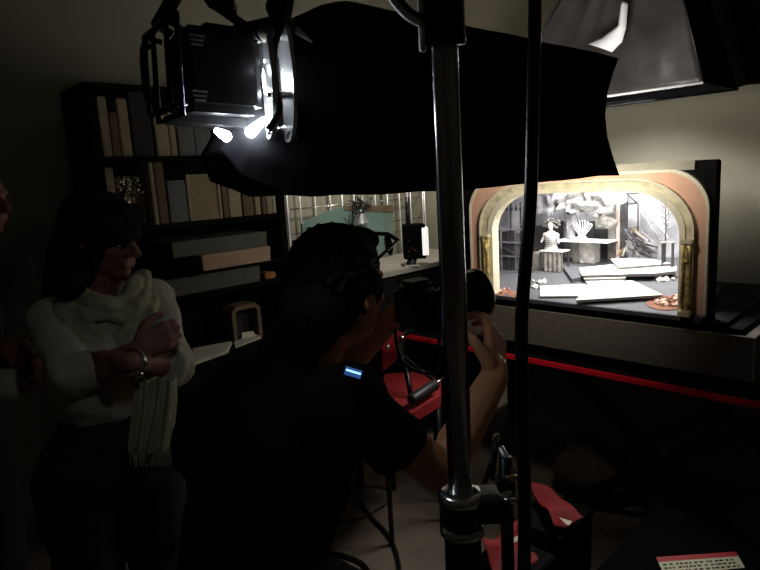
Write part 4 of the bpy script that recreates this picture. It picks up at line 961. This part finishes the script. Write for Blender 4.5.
# wristwatch
pw = lerp(w1, e1, .09); ww = T('tmpname', pw, 'x', 'x'); bpy.data.objects.remove(ww)
wt = T('wristwatch', pw, 'small shiny bracelet watch on the crossed-arms woman\'s wrist', 'watch')
dw = (e1-w1).normalized()
B('bracelet', MB().lathe([(.030, -.007), (.033, -.006), (.033, .006), (.030, .007)], pw, dw, 28), 'chrome', wt, True)
fz_ = (-FWh-dw*(-FWh).dot(dw)).normalized()
B('dial', MB().lathe([(.013, .030), (.014, .034), (.012, .038)], pw, fz_, 20), 'chrome', wt, True)
B('dial_glass', MB().lathe([(.010, .037), (.009, .0392)], pw, fz_, 16), 'led_white' if False else 'label_white', wt, True)
mb = MB(); legs(mb, pel2, wa, kn2, [a+_z*.02 for a in an2], (.105, .075, .06)); mb.cap(pel2+wa*.04+_z*.03, pel2-wa*.04+_z*.03, .132); mb.cap(pel2+_z*.02, pel2+_z*.1, .13, .125); blob('trousers', mb, 'trouser', wo, vox=.008, sm=2, disp=(.006, 16))
for a in an2:
    mb = MB(); mb.cap(a+V((0, 0, -.045))-wf*.02, a+wf*.13+V((0, 0, -.052)), .041, .032); blob('shoe', mb, 'black_plastic', wo, vox=.006, sm=2)
# ---------------- person at the left frame edge
hc3 = D(-24, 200, 1.85); hf3 = (RTh*.97-FWh*.15-_z*.05).normalized(); a3 = hf3.cross(_z).normalized()
le = T('person', V((D(-45, 460, 1.88).x, D(-45, 460, 1.88).y, 0)), 'dim figure in dark jacket cut off by the left edge, white cuff showing', 'person')
mb = MB(); LP = headparts(mb, hc3, hf3, _z, 1.0); nb3 = D(-50, 262, 1.88); pel3 = D(-55, 430, 1.88); ch3 = D(-52, 320, 1.88)
mb.cap(hc3-_z*.05-hf3*.02, nb3, .052, .06); wf3 = (RTh*.8-FWh*.6).normalized(); wa3 = V((-wf3.y, wf3.x, 0)); wa3 = wa3 if wa3.dot(FWh) > 0 else -wa3
sA, sB = nb3+wa3*.17-_z*.04, nb3-wa3*.17-_z*.04
eA, wA = D(-20, 385, 1.95), D(8, 366, 1.66); eB, wB = D(-70, 392, 1.62), D(24, 383, 1.60)
mb.cap(nb3, sA, .05, .05).cap(nb3, sB, .05, .05).cap(nb3, ch3, .07, .12).cap(ch3, pel3, .12, .13).cap(sA, eA, .05, .04).cap(eA, wA, .04, .027).cap(sB, eB, .05, .04).cap(eB, wB, .04, .027)
hand(mb, wA, D(12, 362, 1.6)-wA, FWh, _z, curl=(.7, .9, .7)); hand(mb, wB, RTh*.35+FWh*.9-_z*.1, RTh*-1, _z, curl=(.5, .8, .6))
kn3 = [V((pel3.x, pel3.y, .5))+wa3*s*.09 for s in (-1, 1)]; an3 = [V((pel3.x, pel3.y, .085))+wa3*s*.09 for s in (-1, 1)]
legs(mb, pel3, wa3, kn3, an3)
for a in an3: foot(mb, a, wf3)
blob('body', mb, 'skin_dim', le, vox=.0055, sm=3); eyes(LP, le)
mb = MB(); mb.cap(nb3-_z*.03, ch3, .085, .15).cap(ch3, pel3, .15, .16).cap(pel3, pel3-_z*.06, .16, .17).cap(nb3-_z*.03, sA, .06, .07).cap(nb3-_z*.03, sB, .06, .07).cap(sA, eA, .07, .06).cap(eA, lerp(eA, wA, .6), .06, .045).cap(sB, eB, .07, .06).cap(eB, lerp(eB, wB, .72), .06, .045)
blob('jacket', mb, mat('jacket', (.012, .012, .02), .9, var=.2), le, vox=.008, sm=2, disp=(.008, 12))
B('shirt_cuff', MB().lathe([(.038, -.075), (.043, -.06), (.041, -.005), (.034, -.003)], wB, (wB-eB).normalized(), 24), 'blouse', le, True)
mb = MB(); legs(mb, pel3, wa3, kn3, [a+_z*.02 for a in an3], (.11, .08, .065)); mb.cap(pel3+wa3*.05, pel3-wa3*.05, .13); blob('trousers', mb, 'trouser', le, vox=.009, sm=2)
for a in an3:
    mb = MB(); mb.cap(a+V((0, 0, -.043))-wf3*.03, a+wf3*.15+V((0, 0, -.052)), .043, .033); blob('shoe', mb, 'black_plastic', le, vox=.006, sm=2)
mb = MB(); R3 = Matrix((a3, hf3, _z)).transposed(); mb.ell(LP(-.025, 0, .04), .085, .10, .09, R3).ell(LP(-.05, 0, -.02), .075, .065, .075, R3); blob('hair', mb, 'hair', le, vox=.005, sm=2, disp=(.006, 40))
# ------------------------------------------------------------------ red chair beyond the camera
chx = T('chair', V((2.02, 1.98, 0)), 'red upholstered chair with black tubular frame seen under the camera', 'chair')
def Q(x, y, d): return D(x, y, d)
d0 = 2.55
seat = [Q(386, 372, d0), Q(424, 369, d0+.05), Q(442, 383, d0), Q(443, 400, d0-.1), Q(412, 420, d0-.22), Q(384, 414, d0-.25)]
zs = .62; seat = [on(x, y, 2, zs) for x, y in ((384, 374), (424, 371), (441, 382), (440, 396), (410, 414), (380, 416))]
B('seat', MB().slab(seat, (0, 0, -.05)), 'red_fabric', chx)
bk = [V((p.x, p.y, p.z)) for p in (on(383, 372, 1, 2.25), on(398, 358, 1, 2.25), on(399, 332, 1, 2.25), on(391, 318, 1, 2.25), on(382, 340, 1, 2.25))]
B('backrest', MB().slab(bk, (.01, .03, 0)), 'red_fabric', chx)
sc_ = sum(seat, V((0, 0, 0)))/6
for p in (seat[0], seat[2], seat[3], seat[5]):
    q = lerp(p, sc_, .12); B('leg', MB().tube([V((q.x, q.y, zs-.05)), V((q.x, q.y, 0))], .012), 'black_metal', chx, True)
B('frame_tube', MB().tube(smooth_path([on(436, 333, 2, .80), on(414, 331, 2, .83), on(403, 337, 2, .82), on(402, 352, 2, .78), on(408, 380, 2, .69), on(412, 402, 2, zs-.02)]), .012, 10), 'gloss_black', chx, True)
B('cross_tube', MB().tube([on(404, 357, 2, .77), on(436, 382, 2, .68)], .008, 10), 'gloss_black', chx, True)
B('arm_pad', MB().cap(on(413, 399, 2, .66), on(434, 385, 2, .67), .026), 'black_plastic', chx, True)
B('arm_pin', MB().tube([on(434, 385, 2, .67), on(445, 376, 2, .68)], .006), 'chrome', chx, True)
B('joint_cap', MB().ell(on(402, 338, 2, .83), .013, .013, .015), 'chrome', chx, True)
B('bolt', MB().ell(on(388, 347, 1, 2.20), .012, .01, .014), 'silver', chx, True)
# ------------------------------------------------------------------ second stand with clamps (lower middle)
dS = 1.18
sp = D(506, 480, dS); t2 = T('tripod', V((sp.x, sp.y, 0)), 'black tripod with chrome and brass clamp knobs right of the foreground pole', 'tripod')
zt2 = D(506, 455, dS).z
B('column', MB().tube([V((sp.x, sp.y, .35)), V((sp.x, sp.y, zt2))], .013, 16), 'black_metal', t2, True)
B('head_block', MB().frame(D(505, 488, dS), RTh, FWh, _z, .034, .04, .05, .006), 'black_plastic', t2)
B('pan_handle', MB().tube([D(500, 447, dS), D(513, 474, dS-.01)], .0075, 14), 'silver', t2, True)
B('head_knob', MB().ell(D(496, 438, dS), .008, .008, .010), 'chrome', t2, True)
B('head_arm', MB().tube([D(496, 440, dS), D(492, 480, dS)], .0055), 'black_metal', t2, True)
B('head_arm', MB().tube([D(494, 452, dS), D(484, 486, dS)], .0045), 'black_metal', t2, True)
B('brass_knob', MB().cap(D(508, 478, dS-.03), D(518, 478, dS-.03), .0065), 'brass', t2, True)
B('chrome_knob', MB().cap(D(500, 495, dS-.03), D(509, 493, dS-.03), .0052), 'chrome', t2, True)
for (x0, y0, x1, y1) in ((486, 520, 528, 572), (500, 470, 498, 600), (528, 495, 572, 580)):
    a, b = D(x0, y0, dS), D(x1, y1, dS-.02); k = (a.z-.02)/(a.z-b.z); f_ = a+(b-a)*k
    hpt = V((f_.x-sp.x, f_.y-sp.y, 0)); 
    if hpt.length > .5: hpt = hpt.normalized()*.5
for k in range(3):
    a_ = rad(20+120*k); d_ = V((math.cos(a_), math.sin(a_), 0))
    lg = B('leg', MB().tube([V((sp.x, sp.y, .70))+d_*.02, V((sp.x, sp.y, .02))+d_*.42], .010, 10), 'gloss_black', t2, True)
    B('rubber_foot', MB().cap(V((sp.x, sp.y, .02))+d_*.42, V((sp.x, sp.y, .02))+d_*.43, .014), 'black_plastic', lg, True)
B('leg_hub', MB().lathe([(.022, 0), (.028, .01), (.028, .05), (.018, .06)], V((sp.x, sp.y, .66))), 'black_plastic', t2, True)
# ------------------------------------------------------------------ things low on the floor, in front of the table
def redcloth(q, h, label, seed, nm='red_cloth'):
    c4 = [on(x, y, 2, h) for x, y in q]
    def f(u, v):
        p = lerp(lerp(c4[0], c4[1], u), lerp(c4[3], c4[2], u), v); return p+V((.03*noise.noise(p*6+V((seed, 3, 0))), .03*noise.noise(p*6+V((1, seed, 7))), .05*noise.noise(p*9+V((seed, seed, 0)))))
    return f, c4
def crate(name, q, h, label):
    c4 = [on(x, y, 2, h) for x, y in q]; xs = [p.x for p in c4]; ys = [p.y for p in c4]
    return c4
fA, cA = redcloth(((486, 538), (520, 520), (534, 566), (496, 590)), .30, '', 2)
fB, cB = redcloth(((528, 484), (548, 490), (586, 520), (552, 528)), .30, '', 5)
for c4, f, lab, nm in ((cA, fA, 'crumpled red cloth on a low black box, left of the hanging cable', 'a'), (cB, fB, 'crumpled red cloth on a low black box, right of the hanging cable', 'b')):
    c = sum(c4, V((0, 0, 0)))/4
    tag(B('red_cloth', MB().grid(f, 26, 26, (0, 0, .004)), 'red_fabric', None, True), lab, 'cloth')
    t = T('low_box', V((c.x, c.y, 0)), 'low black box under the red cloth '+('left' if nm == 'a' else 'right')+' of the hanging cable', 'box')
    B('box_body', MB().box((c.x-.13, c.y-.10, 0), (c.x+.13, c.y+.10, .235), .006), 'black_wood', t); B('box_lid', MB().box((c.x-.135, c.y-.105, .235), (c.x+.135, c.y+.105, .262), .004), 'black_wood', t)
for (q, lab) in ((((510, 541), (521, 534), (523, 538), (512, 545)), 'small cream slip on the red cloth left of the hanging cable'), (((559, 518), (572, 522), (569, 526), (566, 525)), 'small cream slip on the red cloth right of the hanging cable')):
    tag(B('paper_slip', MB().slab([on(x, y, 2, .338) for x, y in q], (0, 0, .003)), 'paper'), lab, 'paper slip')
# road case with a sticker, bottom right
kz = .34; k0, k1 = on(640, 545, 2, kz), on(800, 590, 2, kz)
kc = T('equipment_case', V((1.86, .50, 0)), 'black equipment case at the bottom right with a red and white sticker', 'case')
B('case_body', MB().box((1.62, .30, 0), (2.12, .80, kz-.1), .012), 'case_black', kc)
B('case_lid', MB().box((1.62, .30, kz-.098), (2.12, .80, kz), .012), 'case_black', kc)
for y in (.42, .66): B('latch', MB().box((1.612, y, kz-.14), (1.622, y+.05, kz-.06), .002), 'silver', kc)
lq = [on(x, y, 2, kz+.0005) for x, y in ((656, 557.5), (736, 552), (745, 568), (664, 575))]
stc = B('sticker', MB().slab(lq, (0, 0, .001)), 'label_white', kc)
B('red_band', MB().slab([lq[0]+_z*.001, lq[1]+_z*.001, lerp(lq[1], lq[2], .28)+_z*.001, lerp(lq[0], lq[3], .28)+_z*.001], (0, 0, .0006)), 'label_red', stc)
mbk = MB()
for row, v0 in ((0, .42), (1, .62), (2, .82)):
    u = .04
    while u < .94:
        wd = random.uniform(.02, .05); a = lerp(lerp(lq[0], lq[1], u), lerp(lq[3], lq[2], u), v0); b = lerp(lerp(lq[0], lq[1], u+wd), lerp(lq[3], lq[2], u+wd), v0)
        dn = (lq[3]-lq[0])*.09; mbk.slab([a+_z*.0012, b+_z*.0012, b+dn+_z*.0012, a+dn+_z*.0012], (0, 0, .0004)); u += wd+random.uniform(.01, .05)
B('print_lines', mbk, 'ink', stc)
# brown sack under the table
mb = MB(); c = on(578, 505, 2, .1); c = V((2.62, 1.28, 0)); mb.ell(c+_z*.12, .17, .20, .12).ell(c+V((.03, .05, .22)), .10, .11, .07)
o = blob('brown_sack', mb, mat('sack_brown', (.05, .03, .018), .9, var=.2, scale=12, bump=.4), vox=.012, sm=2, disp=(.02, 9)); tag(o, 'slumped brown sack in the dark beneath the red-edged table', 'sack')
# cables on the floor behind the man
def fc_(pts, r, label, m='cable_rubber'):
    P = smooth_path([V((on(x, y, 2, r).x, on(x, y, 2, r).y, r)) for x, y in pts]); tag(B('floor_cable', MB().tube(P, r, 8), m, None, True), label, 'cable')
fc_([(358, 500), (372, 518), (388, 535), (397, 555), (402, 590)], .009, 'black cable snaking down the pale floor left of the light stand')
fc_([(322, 535), (340, 522), (362, 518), (385, 505)], .006, 'thin black cable crossing the floor near the stooping person\'s knee')
fc_([(325, 552), (345, 556), (365, 566), (376, 590)], .009, 'black cable curving out at the bottom beside the stooping person')
